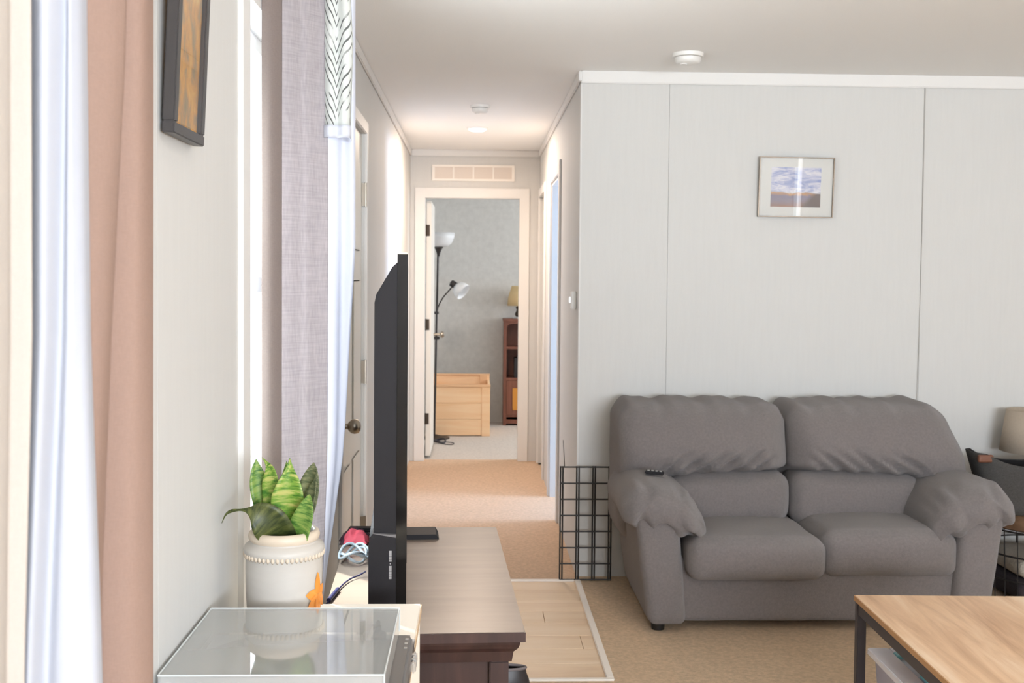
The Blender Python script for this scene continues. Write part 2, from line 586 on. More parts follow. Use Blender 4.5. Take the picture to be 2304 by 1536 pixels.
def box(bm, x0, x1, y0, y1, z0, z1):
    r = bmesh.ops.create_cube(bm, size=1.0)
    bmesh.ops.scale(bm, verts=r['verts'], vec=(x1 - x0, y1 - y0, z1 - z0))
    bmesh.ops.translate(bm, verts=r['verts'], vec=((x0 + x1) / 2, (y0 + y1) / 2, (z0 + z1) / 2))
    return bm


def bx(*a):
    return box(B(), *a)


def lathe(bm, prof, cx, cy, segs=40, cap=True):
    rings = []
    for r, z in prof:
        rings.append([bm.verts.new((cx + r * math.cos(2 * math.pi * i / segs), cy + r * math.sin(2 * math.pi * i / segs), z)) for i in range(segs)])
    for a, b in zip(rings, rings[1:]):
        for i in range(segs):
            j = (i + 1) % segs
            bm.faces.new((a[i], a[j], b[j], b[i]))
    if cap:
        bm.faces.new(rings[0][::-1])
        bm.faces.new(rings[-1])
    return bm


def tube(bm, pts, r, segs=8, closed=False):
    pts = [Vector(p) for p in pts]
    rs = r if isinstance(r, (list, tuple)) else [r] * len(pts)
    rings = []
    prev = None
    for i, p in enumerate(pts):
        a = pts[i - 1] if i > 0 else (pts[-1] if closed else p)
        b = pts[i + 1] if i < len(pts) - 1 else (pts[0] if closed else p)
        t = (b - a).normalized()
        if prev is None:
            u = t.orthogonal().normalized()
        else:
            u = (prev - t * prev.dot(t)).normalized()
        prev = u
        v = t.cross(u)
        rings.append([bm.verts.new(p + rs[i] * (math.cos(2 * math.pi * k / segs) * u + math.sin(2 * math.pi * k / segs) * v)) for k in range(segs)])
    n = len(rings)
    for i in range(n if closed else n - 1):
        a, b = rings[i], rings[(i + 1) % n]
        for k in range(segs):
            j = (k + 1) % segs
            bm.faces.new((a[k], a[j], b[j], b[k]))
    if not closed:
        bm.faces.new(rings[0][::-1])
        bm.faces.new(rings[-1])
    return bm


def prism(bm, poly, axis, a, b):
    """extrude a 2-D outline along an axis (x: poly is (y,z); y: (x,z); z: (x,y))"""
    def P(u, v, w):
        return {'x': (w, u, v), 'y': (u, w, v), 'z': (u, v, w)}[axis]
    lo = [bm.verts.new(P(u, v, a)) for u, v in poly]
    hi = [bm.verts.new(P(u, v, b)) for u, v in poly]
    n = len(poly)
    for i in range(n):
        j = (i + 1) % n
        bm.faces.new((lo[i], lo[j], hi[j], hi[i]))
    bm.faces.new(lo[::-1])
    bm.faces.new(hi)
    return bm


def spline(pts, k=6):
    """Catmull-Rom through points"""
    P = [Vector(p) for p in pts]
    out = []
    for i in range(len(P) - 1):
        p0, p1, p2, p3 = P[max(i - 1, 0)], P[i], P[i + 1], P[min(i + 2, len(P) - 1)]
        for s in range(k):
            t = s / k
            out.append(0.5 * ((2 * p1) + (p2 - p0) * t + (2 * p0 - 5 * p1 + 4 * p2 - p3) * t * t + (3 * p1 - p0 - 3 * p2 + p3) * t ** 3))
    out.append(P[-1])
    return out


def rect_cells(r, holes):
    us = sorted({r[0], r[1]} | {u for h in holes for u in h[:2] if r[0] < u < r[1]})
    vs = sorted({r[2], r[3]} | {v for h in holes for v in h[2:] if r[2] < v < r[3]})
    out = []
    for a, b in zip(us, us[1:]):
        run = None
        for c, d in zip(vs, vs[1:]):
            um, vm = (a + b) / 2, (c + d) / 2
            if any(h[0] < um < h[1] and h[2] < vm < h[3] for h in holes):
                run = None
                continue
            if run:
                run[3] = d
            else:
                run = [a, b, c, d]
                out.append(run)
    return out


def wall(name, axis, p0, p1, u0, u1, z0=0.0, z1=2.42, holes=(), m=None):
    """a wall slab between p0 and p1 on its thin axis, running u0..u1, with openings (u0,u1,z0,z1)"""
    bm = B()
    for a, b, c, d in rect_cells((u0, u1, z0, z1), holes):
        if axis == 'x':
            box(bm, p0, p1, a, b, c, d)
        else:
            box(bm, a, b, p0, p1, c, d)
    o = obj(name, bm, m or M['wall'], kind='structure')
    return o


def panels(parent, axis, p0, p1, seams, z0=0.0, z1=2.42, holes=(), gap=0.0016):
    for a, b in zip(seams, seams[1:]):
        bm = B()
        for c in rect_cells((a + gap / 2, b - gap / 2, z0, z1), holes):
            if axis == 'x':
                box(bm, p0, p1, c[0], c[1], c[2], c[3])
            else:
                box(bm, c[0], c[1], p0, p1, c[2], c[3])
        if bm.verts:
            obj('panel', bm, M['wall'], parent)
        else:
            bm.free()


# ================================================================== THE SETTING
obj('ground', bx(-14, 14, -14, 22, -0.7, -0.6), M['ground'], kind='structure')
obj('floor', bx(-0.65, 4.7, -3.1, 11.2, -0.12, -0.012), M['carpet'], kind='structure')
bm = B()
box(bm, -0.51, 4.6, -3.0, 3.93, -0.012, 0.0)
box(bm, 0.495, 4.6, 3.93, 5.30, -0.012, 0.0)
obj('floor_living_carpet', bm, M['carpet'], kind='structure')
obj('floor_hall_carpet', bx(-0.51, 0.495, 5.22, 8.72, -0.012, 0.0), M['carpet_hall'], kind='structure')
obj('floor_side_room', bx(0.595, 3.2, 5.4, 8.65, -0.012, 0.0), M['carpet_bed'], kind='structure')
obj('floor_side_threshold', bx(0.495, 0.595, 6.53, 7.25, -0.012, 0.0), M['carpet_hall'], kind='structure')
obj('floor_bedroom', bx(-0.51, 3.2, 8.72, 11.0, -0.012, 0.0), M['carpet_bed'], kind='structure')
# entry laminate: planks across, ends staggered
entry = obj('floor_entry', bx(-0.51, 0.495, 3.93, 5.22, -0.012, -0.009), M['plank_b'], kind='structure')
y = 3.93
row = 0
while y < 5.21:
    y2 = min(y + 0.162, 5.22)
    cuts = [-0.51] + [c for c in (-0.51 + ((row * 0.41) % 0.95) + 0.12,) if c < 0.44] + [0.495]
    for a, b in zip(cuts, cuts[1:]):
        obj('plank', bx(a + 0.001, b - 0.001, y + 0.001, y2 - 0.001, -0.009, 0.0), M[random.choice(('plank_a', 'plank_a', 'plank_b', 'plank_c'))], entry, bevel=0.0012, segs=1)
    y = y2
    row += 1
obj('trim_1', bx(0.480, 0.508, 3.93, 5.225, 0.0, 0.007), M['strip'], kind='structure', bevel=0.003)
obj('trim_2', bx(-0.51, 0.480, 5.205, 5.233, 0.0, 0.007), M['strip'], kind='structure', bevel=0.003)
obj('trim_3', bx(-0.51, 0.508, 3.905, 3.93, 0.0, 0.007), M['strip'], kind='structure', bevel=0.003)

obj('ceiling', bx(-0.65, 4.7, -3.1, 11.2, 2.42, 2.52), M['ceiling'], kind='structure')

WIN1 = (2.48, 3.40, 0.78, 2.05)
WIN2 = (0.02, 0.90, 0.78, 2.05)
DOOR = (4.235, 5.11, 0.0, 2.085)
HL = (WIN1, WIN2, DOOR)
wl = wall('wall_left', 'x', -0.65, -0.515, -3.1, 11.1, holes=HL)
panels(wl, 'x', -0.515, -0.51, [-3.0, -1.8, -0.6, 0.6, 1.8, 3.02, 4.20, 5.908, 6.96, 8.65], holes=HL)
panels(wl, 'x', -0.515, -0.51, [8.75, 9.95, 11.0])
wb = wall('wall_back', 'y', 5.305, 5.40, 0.50, 4.7)
panels(wb, 'y', 5.30, 5.305, [0.495, 0.918, 2.147, 3.366, 4.6])
HR = ((6.53, 7.25, 0.0, 2.05), (7.90, 8.56, 0.0, 2.05))
wr = wall('wall_hall_right', 'x', 0.50, 0.595, 5.40, 8.65, holes=HR)
panels(wr, 'x', 0.495, 0.50, [5.30, 6.40, 7.55, 8.65], holes=HR)
HE = ((-0.394, 0.338, 0.0, 2.047),)
we = wall('wall_hall_end', 'y', 8.655, 8.75, -0.51, 3.2, holes=HE)
panels(we, 'y', 8.65, 8.655, [-0.51, 0.495], holes=HE)
wall('wall_bedroom_back', 'y', 11.0, 11.1, -0.51, 3.3, m=M['bedwall'])
HS = ((6.6, 7.24, 0.9, 2.0), (9.3, 10.5, 0.9, 2.0))
wall('wall_bedroom_right', 'x', 3.2, 3.3, 5.4, 11.0, holes=HS, m=M['bedwall'])
wall('wall_right', 'x', 4.6, 4.7, -3.1, 5.3)
HF = ((0.8, 3.0, 0.6, 2.1), (3.86, 4.0, 0.6, 2.1))
wall('wall_front', 'y', -3.1, -3.0, -0.51, 4.6, holes=HF)


def window(n, axis, p0, p1, h, mid=True):
    """jamb lining + sash frame + glass in an opening; p0 outer, p1 inner face"""
    def bb(bm, a, b, c, d, q0, q1):
        if axis == 'x':
            box(bm, q0, q1, a, b, c, d)
        else:
            box(bm, a, b, q0, q1, c, d)
    a, b, c, d = h
    fr = B()
    f = 0.035
    q0, q1 = p0 + (p1 - p0) * 0.25, p0 + (p1 - p0) * 0.6
    q0, q1 = min(q0, q1), max(q0, q1)
    for r in ((a, a + f, c, d), (b - f, b, c, d), (a + f, b - f, c, c + f), (a + f, b - f, d - f, d)):
        bb(fr, *r, q0, q1)
    if mid:
        zm = (c + d) / 2
        bb(fr, a + f, b - f, zm - 0.02, zm + 0.02, q0, q1)
    w = obj('window_%d' % n, fr, M['trim'], kind='structure')
    g = B()
    qm = (q0 + q1) / 2
    bb(g, a + f, b - f, c + f, d - f, qm - 0.002, qm + 0.002)
    obj('pane', g, M['glass'], w)
    cs = B()
    i0, i1 = (p1, p1 + 0.012) if p1 > p0 else (p1 - 0.012, p1)
    t = 0.075
    for r in ((a - t, a, c - t, d + t), (b, b + t, c - t, d + t), (a, b, c - t, c), (a, b, d, d + t)):
        bb(cs, *r, i0, i1)
    obj('casing', cs, M['trim'], w)
    return w


window(1, 'x', -0.65, -0.51, WIN1)
window(2, 'x', -0.65, -0.51, WIN2)
window(3, 'y', -3.1, -3.0, HF[0], mid=False)
window(4, 'y', -3.1, -3.0, HF[1], mid=False)
window(5, 'x', 3.3, 3.2, HS[0])
window(6, 'x', 3.3, 3.2, HS[1])

# crown mouldings
def crown(n, bm):
    obj('trim_%d' % n, bm, M['trim'], kind='structure', bevel=0.004)


crown(4, bx(0.495, 4.6, 5.286, 5.30, 2.362, 2.42))
crown(5, bx(-0.51, -0.498, 2.0, 8.65, 2.370, 2.42))
crown(6, bx(0.483, 0.495, 5.286, 8.65, 2.370, 2.42))
crown(7, bx(-0.498, 0.483, 8.638, 8.65, 2.370, 2.42))
crown(8, bx(-0.51, -0.498, -3.0, 2.0, 2.370, 2.42))
# outside corner bead of the hall opening
obj('trim_9', bx(0.4935, 0.503, 5.2985, 5.306, 0.0, 2.362), M['trim'], kind='structure', bevel=0.003)


def casing(n, axis, p0, p1, h, t=0.07, m=None):
    bm = B()
    a, b, c, d = h
    for r in ((a - t, a, c, d + t), (b, b + t, c, d + t), (a, b, d, d + t)):
        if axis == 'x':
            box(bm, p0, p1, *r)
        else:
            box(bm, r[0], r[1], p0, p1, r[2], r[3])
    return obj('trim_%d' % n, bm, m or M['trim'], kind='structure', bevel=0.003)


casing(10, 'y', 8.634, 8.65, HE[0], 0.078)
casing(11, 'x', 0.481, 0.495, HR[0], 0.075)
casing(12, 'x', 0.481, 0.495, HR[1], 0.065)
casing(13, 'x', -0.51, -0.497, DOOR, 0.055)
# jamb linings
bm = B()
for y0, y1 in ((6.53, 6.545), (7.235, 7.25)):
    box(bm, 0.495, 0.595, y0, y1, 0.0, 2.05)
box(bm, 0.495, 0.595, 6.545, 7.235, 2.035, 2.05)
obj('trim_14', bm, M['trim'], kind='structure')

# closed door further down the hall on the right
d2 = obj('door_2', bx(0.515, 0.55, 7.905, 8.555, 0.01, 2.045), M['door'], kind='structure')
bm = B()
for z0, z1 in ((0.2, 0.95), (1.1, 1.9)):
    for y0, y1 in ((8.0, 8.2), (8.27, 8.47)):
        box(bm, 0.509, 0.515, y0, y1, z0, z1)
obj('raised_panel', bm, M['door'], d2, bevel=0.004)

# bedroom door, swung open into the bedroom, seen on its hinge edge
d3 = obj('door_3', bx(-0.388, -0.350, 8.77, 9.47, 0.02, 2.03), M['door'], kind='structure', bevel=0.002)
for zc in (1.80, 1.06, 0.315):
    h = B()
    box(h, -0.391, -0.362, 8.764, 8.770, zc - 0.043, zc + 0.043)
    tube(h, [(-0.390, 8.763, zc - 0.045), (-0.390, 8.763, zc + 0.045)], 0.006)
    obj('hinge', h, M['bronze'], d3)
k = B()
lathe(k, [(0.012, -0.02), (0.012, 0.03), (0.026, 0.04), (0.028, 0.055), (0.018, 0.068)], 0, 0, 16)
bmesh.ops.rotate(k, verts=k.verts, cent=(0, 0, 0), matrix=Matrix.Rotation(math.pi / 2, 3, 'Y'))
bmesh.ops.translate(k, verts=k.verts, vec=(-0.35 + 0.02, 9.40, 0.95))
obj('door_knob', k, M['nickel'], d3, smooth=True)

# front door in the left wall: six raised panels, hinges at its far side, knob at its near side
d1 = obj('door_1', bx(-0.565, -0.522, 4.24, 5.105, 0.012, 2.08), M['door'], kind='structure')
for z0, z1 in ((0.16, 0.66), (0.80, 1.42), (1.55, 1.94)):
    for y0, y1 in ((4.36, 4.62), (4.73, 4.99)):
        p = bx(-0.522, -0.514, y0, y1, z0, z1)
        obj('raised_panel', p, M['door'], d1, bevel=0.005)
for zc in (1.81, 1.0, 0.28):
    h = B()
    box(h, -0.521, -0.503, 5.100, 5.116, zc - 0.052, zc + 0.052)
    tube(h, [(-0.503, 5.106, zc - 0.054), (-0.503, 5.106, zc + 0.054)], 0.006, 10)
    obj('hinge', h, M['nickel'], d1)
k = B()
lathe(k, [(0.030, 0), (0.030, 0.006), (0.012, 0.010), (0.011, 0.030), (0.019, 0.036), (0.027, 0.046), (0.0295, 0.058), (0.026, 0.072), (0.016, 0.080), (0.003, 0.082)], 0, 0, 24)
bmesh.ops.rotate(k, verts=k.verts, cent=(0, 0, 0), matrix=Matrix.Rotation(math.pi / 2, 3, 'Y'))
bmesh.ops.translate(k, verts=k.verts, vec=(-0.522, 4.315, 0.855))
obj('door_knob', k, M['nickel'], d1, smooth=True)
k = B()
lathe(k, [(0.028, 0), (0.026, 0.012), (0.010, 0.014), (0.010, 0.026)], 0, 0, 20)
bmesh.ops.rotate(k, verts=k.verts, cent=(0, 0, 0), matrix=Matrix.Rotation(math.pi / 2, 3, 'Y'))
bmesh.ops.translate(k, verts=k.verts, vec=(-0.522, 4.285, 1.0))
obj('deadbolt', k, M['bronze'], d1, smooth=True)

# ================================================================== FIXTURES
def detector(x, y, r, label):
    t = thing('smoke_detector', label, 'smoke detector', (x, y, 2.36))
    obj('base_ring', lathe(B(), [(r * 0.98, 2.404), (r, 2.408), (r, 2.420)], x, y, 36), M['plastic_white'], t, smooth=True)
    obj('cover', lathe(B(), [(0.012, 2.374), (r * 0.62, 2.376), (r * 0.76, 2.381), (r * 0.82, 2.390), (r * 0.84, 2.402)], x, y, 36), M['plastic_white'], t, smooth=True)
    obj('test_button', lathe(B(), [(r * 0.22, 2.371), (r * 0.25, 2.375)], x - r * 0.3, y - r * 0.1, 20), M['plastic_white'], t, smooth=True)


detector(0.92, 4.86, 0.068, 'round white smoke detector on living room ceiling in front of the picture wall')
detector(0.019, 6.404, 0.056, 'small round smoke detector on the hallway ceiling, nearer than the lit lamp')
t = thing('ceiling_lamp', 'lit flat round lamp on the hallway ceiling past the smoke detector', 'ceiling lamp', (0.005, 7.355, 2.39))
obj('rim', lathe(B(), [(0.066, 2.408), (0.068, 2.412), (0.068, 2.42)], 0.005, 7.355, 32), M['plastic_white'], t, smooth=True)
obj('diffuser', lathe(B(), [(0.02, 2.393), (0.045, 2.397), (0.057, 2.404), (0.060, 2.410)], 0.005, 7.355, 32), M['lamp_bulb'], t, smooth=True)
ld = bpy.data.lights.new('hall_lamp_light', 'AREA')
ld.shape = 'DISK'
ld.size = 0.11
ld.energy = 28
ld.color = (1.0, 0.79, 0.63)
lo = bpy.data.objects.new('hall_lamp_light', ld)
lo.location = (0.005, 7.355, 2.388)
C.objects.link(lo)

# return-air grille over the bedroom door
t = thing('air_vent', 'four-cell return air vent grille above the far hallway door', 'air vent', (-0.022, 8.64, 2.18))
bm = B()
for r in ((-0.342, 0.298, 2.180, 2.197), (-0.342, 0.298, 2.288, 2.303), (-0.342, -0.320, 2.197, 2.288), (0.276, 0.298, 2.197, 2.288)):
    box(bm, r[0], r[1], 8.638, 8.65, r[2], r[3])
obj('frame', bm, M['vent'], t, bevel=0.002)
for xm in (-0.176, -0.022, 0.132):
    obj('divider', bx(xm - 0.006, xm + 0.006, 8.640, 8.65, 2.197, 2.288), M['vent'], t)
bm = B()
for i in range(9):
    z = 2.201 + i * 0.0102
    box(bm, -0.32, 0.276, 8.644, 8.6455, z, z + 0.006)
o = obj('slats', bm, M['vent_back'], t, kind='stuff')
obj('backing', bx(-0.32, 0.276, 8.6475, 8.65, 2.197, 2.288), M['vent_back'], t)

# thermostat on the hall wall
t = thing('thermostat', 'small white thermostat box on the hallway wall near its corner', 'thermostat', (0.48, 5.45, 1.285))
obj('body', bx(0.470, 0.495, 5.42, 5.50, 1.285, 1.372), M['plastic_white'], t, bevel=0.004)
obj('lever', bx(0.460, 0.470, 5.448, 5.472, 1.315, 1.345), M['silver'], t, bevel=0.002)

# cable down the panel seam
bm = B()
tube(bm, spline([(2.150, 5.295, 2.36), (2.149, 5.295, 1.8), (2.146, 5.295, 1.4), (2.141, 5.294, 1.0), (2.138, 5.293, 0.80), (2.13, 5.292, 0.3), (2.12, 5.29, 0.01)], 6), 0.0012, 6)
tag(obj('wall_cable', bm, M['cable_grey'], smooth=True), 'thin grey cable hanging down the wall seam behind the sofa', 'cable')

# ------------------------------------------------------------------ pictures
t = thing('framed_picture', 'landscape print with white mat in a thin pewter frame above the sofa', 'picture', (1.526, 5.296, 1.737))
t.rotation_euler = (math.radians(2.6), math.radians(0.55), 0)
w2, hh = 0.181, 0.286
bm = B()
f = 0.005
for r in ((-w2, w2, 0, f), (-w2, w2, hh - f, hh), (-w2, -w2 + f, f, hh - f), (w2 - f, w2, f, hh - f)):
    box(bm, r[0], r[1], -0.018, -0.002, r[2], r[3])
obj('frame', bm, M['frame_pewter'], t, local=True, bevel=0.001, segs=1)
obj('mat', bx(-w2 + f, w2 - f, -0.006, -0.003, f, hh - f), M['mat_board'], t, local=True)
a = obj('print', bx(-0.12, 0.12, -0.001, 0.0, -0.094, 0.094), M['landscape'], t, local=True)
a.location = (0, -0.0062, hh / 2 + 0.0)
obj('glazing', bx(-w2 + f, w2 - f, -0.0125, -0.0115, f, hh - f), clear_glass('picture_glass', (0.99, 0.99, 0.99), 1.6), t, local=True)

t = thing('framed_picture', 'autumn foliage picture in a black frame on the near left wall', 'picture', (-0.508, 1.908, 1.668))
t.rotation_euler = (0, math.radians(2.6), 0)
w2, hh = 0.100, 0.42
bm = B()
f = 0.022
for r in ((-w2, w2, 0, f * 0.85), (-w2, w2, hh - f, hh), (-w2, -w2 + f, f * 0.85, hh - f), (w2 - f, w2, f * 0.85, hh - f)):
    box(bm, 0.003, 0.023, r[0], r[1], r[2], r[3])
obj('frame', bm, M['frame_black'], t, local=True, bevel=0.002)
a = obj('print', bx(-0.001, 0.0, -w2 + f, w2 - f, -hh / 2 + f, hh / 2 - f), M['autumn'], t, local=True)
a.location = (0.014, 0, hh / 2)
obj('glazing', bx(0.017, 0.018, -w2 + f, w2 - f, f, hh - f), clear_glass('art_glass', (0.98, 0.98, 0.98), 1.45), t, local=True)


# ================================================================== CURTAINS
def ribbon(name, cols, zs, m, parent, zsteps=24, k=7, thick=0.002, uvs=False):
    """cols: list of columns, each a list of (x,y) at the heights zs; smooth across, interpolated in z"""
    bm = B()
    uvl = bm.loops.layers.uv.new('UVMap')
    rows = []
    z0, z1 = zs[0], zs[-1]
    for i in range(zsteps + 1):
        z = z0 + (z1 - z0) * i / zsteps
        j = 0
        while j < len(zs) - 2 and not (min(zs[j], zs[j + 1]) <= z <= max(zs[j], zs[j + 1])):
            j += 1
        tt = (z - zs[j]) / (zs[j + 1] - zs[j])
        tt = max(0, min(1, tt))
        pts = [(c[j][0] + (c[j + 1][0] - c[j][0]) * tt, c[j][1] + (c[j + 1][1] - c[j][1]) * tt, z) for c in cols]
        rows.append(spline(pts, k))
    V = [[bm.verts.new(p) for p in r] for r in rows]
    for a in range(len(V) - 1):
        ua = 0.0
        for b in range(len(V[0]) - 1):
            f = bm.faces.new((V[a][b], V[a][b + 1], V[a + 1][b + 1], V[a + 1][b]))
            d = (rows[0][b + 1] - rows[0][b]).length
            for lp, (u, v) in zip(f.loops, ((ua, rows[a][b].z), (ua + d, rows[a][b].z), (ua + d, rows[a + 1][b].z), (ua, rows[a + 1][b].z))):
                lp[uvl].uv = (u, v)
            ua += d
    o = obj(name, bm, m, parent, smooth='all')
    s = o.modifiers.new('cloth_thickness', 'SOLIDIFY')
    s.thickness = thick
    return o


# window curtain in the middle: hem, slub panel, white lining
ZS = (2.24, 1.5, 1.0, 0.62, 0.06)
t = thing('curtain', 'grey slub curtain with white lining beside the bright living room window', 'curtain', (-0.42, 2.75, 0.06))


def colz(*pts):
    return [p for p in pts]


ribbon('hem', [colz(*[(-0.4965, 2.600)] * 5), colz(*[(-0.4750, 2.604)] * 5), colz(*[(-0.456, 2.628)] * 5)], ZS, M['taupe_dark'], t)
ribbon('panel', [colz((-0.456, 2.632), (-0.456, 2.632), (-0.456, 2.632), (-0.456, 2.632), (-0.456, 2.632)),
                 colz((-0.436, 2.645), (-0.438, 2.645), (-0.440, 2.645), (-0.442, 2.645), (-0.442, 2.645)),
                 colz((-0.420, 2.668), (-0.418, 2.668), (-0.420, 2.668), (-0.424, 2.668), (-0.424, 2.668)),
                 colz((-0.404, 2.676), (-0.402, 2.676), (-0.404, 2.676), (-0.406, 2.676), (-0.408, 2.676)),
                 colz((-0.384, 2.700), (-0.382, 2.700), (-0.384, 2.700), (-0.386, 2.700), (-0.388, 2.700)),
                 colz((-0.362, 2.720), (-0.360, 2.720), (-0.361, 2.725), (-0.376, 2.735), (-0.388, 2.735))], ZS, M['sheer'], t)
ribbon('lining', [colz((-0.364, 2.735), (-0.362, 2.735), (-0.364, 2.740), (-0.380, 2.745), (-0.394, 2.745)),
                  colz((-0.345, 2.760), (-0.340, 2.760), (-0.346, 2.760), (-0.380, 2.765), (-0.394, 2.765)),
                  colz((-0.335, 2.800), (-0.333, 2.800), (-0.342, 2.795), (-0.382, 2.800), (-0.396, 2.800)),
                  colz((-0.310, 2.800), (-0.305, 2.800), (-0.330, 2.815), (-0.384, 2.830), (-0.398, 2.830)),
                  colz((-0.312, 2.850), (-0.312, 2.850), (-0.345, 2.850), (-0.392, 2.850), (-0.404, 2.850)),
                  colz((-0.360, 2.865), (-0.360, 2.865), (-0.380, 2.865), (-0.405, 2.865), (-0.420, 2.865)),
                  colz((-0.450, 2.870), (-0.450, 2.870), (-0.450, 2.870), (-0.455, 2.870), (-0.460, 2.870))], ZS, M['lining'], t)
ribbon('heading', [[(-0.330, 2.90), (-0.345, 2.90), (-0.352, 2.90)], [(-0.312, 2.93), (-0.335, 2.93), (-0.350, 2.93)], [(-0.302, 2.98), (-0.326, 2.98), (-0.352, 2.98)],
                   [(-0.330, 3.05), (-0.340, 3.05), (-0.365, 3.05)]], (2.27, 2.16, 2.05), M['taupe_dark'], t, zsteps=8)

# valance over it: white with feather print
t = thing('valance', 'white valance with dark feather print hanging at the curtain top', 'valance', (-0.33, 2.75, 1.77))
VZ = (2.26, 2.0, 1.80)
vc = [[(-0.366, 2.712), (-0.366, 2.712), (-0.364, 2.712)], [(-0.352, 2.700), (-0.352, 2.700), (-0.350, 2.700)],
      [(-0.338, 2.712), (-0.336, 2.712), (-0.336, 2.712)], [(-0.322, 2.700), (-0.316, 2.700), (-0.320, 2.700)],
      [(-0.318, 2.715), (-0.302, 2.715), (-0.310, 2.715)], [(-0.322, 2.78), (-0.308, 2.78), (-0.314, 2.78)]]
ribbon('printed_cloth', vc, VZ, M['valance'], t, zsteps=20)
vr = [[(-0.367, 2.711)] * 2, [(-0.352, 2.697)] * 2, [(-0.336, 2.709)] * 2, [(-0.319, 2.697)] * 2, [(-0.307, 2.713)] * 2, [(-0.312, 2.78)] * 2]
ribbon('ruffle', vr, (1.802, 1.772), M['lining'], t, zsteps=4)
# rod
t = thing('curtain_rod', 'dark curtain rod above the bright living room window', 'curtain rod', (-0.42, 2.97, 2.26))
obj('rod', tube(B(), [(-0.40, 2.58, 2.262), (-0.40, 3.50, 2.262)], 0.011, 12), M['bronze'], t, smooth=True)
for yy in (2.60, 3.48):
    obj('bracket', bx(-0.51, -0.39, yy - 0.008, yy + 0.008, 2.240, 2.252), M['bronze'], t)

# nearest curtain at the left edge of the view
Z2 = (2.26, 1.70, 1.37, 1.03, 0.06)


def c5(x170, x137, x103, y, flare=0.0):
    return [(x170 + (x170 - x137) * 0.6, y), (x170, y), (x137, y), (x103, y), (x103 + (x103 - x137) * 0.5 + flare, y)]


t = thing('curtain', 'taupe curtain with white lining hanging nearest, over the foreground window', 'curtain', (-0.42, 1.25, 0.06))
ribbon('panel', [c5(-0.452, -0.452, -0.450, 1.23), c5(-0.430, -0.432, -0.436, 1.22), c5(-0.412, -0.416, -0.425, 1.24),
                 c5(-0.400, -0.412, -0.428, 1.265), c5(-0.400, -0.419, -0.432, 1.29), c5(-0.432, -0.448, -0.460, 1.33),
                 c5(-0.418, -0.432, -0.442, 1.335), c5(-0.400, -0.407, -0.414, 1.35), c5(-0.399, -0.400, -0.402, 1.385),
                 c5(-0.405, -0.407, -0.408, 1.405), c5(-0.440, -0.440, -0.440, 1.40), c5(-0.504, -0.504, -0.504, 1.395)], Z2, M['taupe'], t, zsteps=30)
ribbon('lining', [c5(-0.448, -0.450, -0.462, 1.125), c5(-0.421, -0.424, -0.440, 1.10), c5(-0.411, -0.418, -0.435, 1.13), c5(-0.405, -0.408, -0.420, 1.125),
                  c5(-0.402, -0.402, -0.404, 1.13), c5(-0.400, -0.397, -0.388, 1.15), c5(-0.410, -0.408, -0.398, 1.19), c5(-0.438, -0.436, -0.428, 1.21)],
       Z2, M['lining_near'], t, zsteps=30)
t = thing('curtain', 'pale cream curtain at the extreme left behind the white lining', 'curtain', (-0.43, 0.99, 0.06))
ribbon('panel', [c5(-0.440, -0.443, -0.446, 0.88), c5(-0.430, -0.433, -0.438, 0.94), c5(-0.438, -0.440, -0.446, 0.98), c5(-0.433, -0.434, -0.440, 1.02),
                 c5(-0.432, -0.434, -0.442, 1.05), c5(-0.440, -0.442, -0.448, 1.07), c5(-0.424, -0.426, -0.436, 1.078), c5(-0.430, -0.430, -0.440, 1.086),
                 c5(-0.452, -0.452, -0.457, 1.088)], Z2, M['cream_sheer'], t, zsteps=30)
t = thing('curtain_rod', 'dark curtain rod above the foreground window', 'curtain rod', (-0.43, 1.1, 2.27))
obj('rod', tube(B(), [(-0.43, 0.0, 2.275), (-0.43, 1.5, 2.275)], 0.011, 12), M['bronze'], t, smooth=True)
for yy in (0.05, 1.46):
    obj('bracket', bx(-0.51, -0.42, yy - 0.008, yy + 0.008, 2.253, 2.264), M['bronze'], t)


# ================================================================== SOFA
def smooth01(a, b, x):
    x = max(0.0, min(1.0, (x - a) / (b - a)))
    return x * x * (3 - 2 * x)


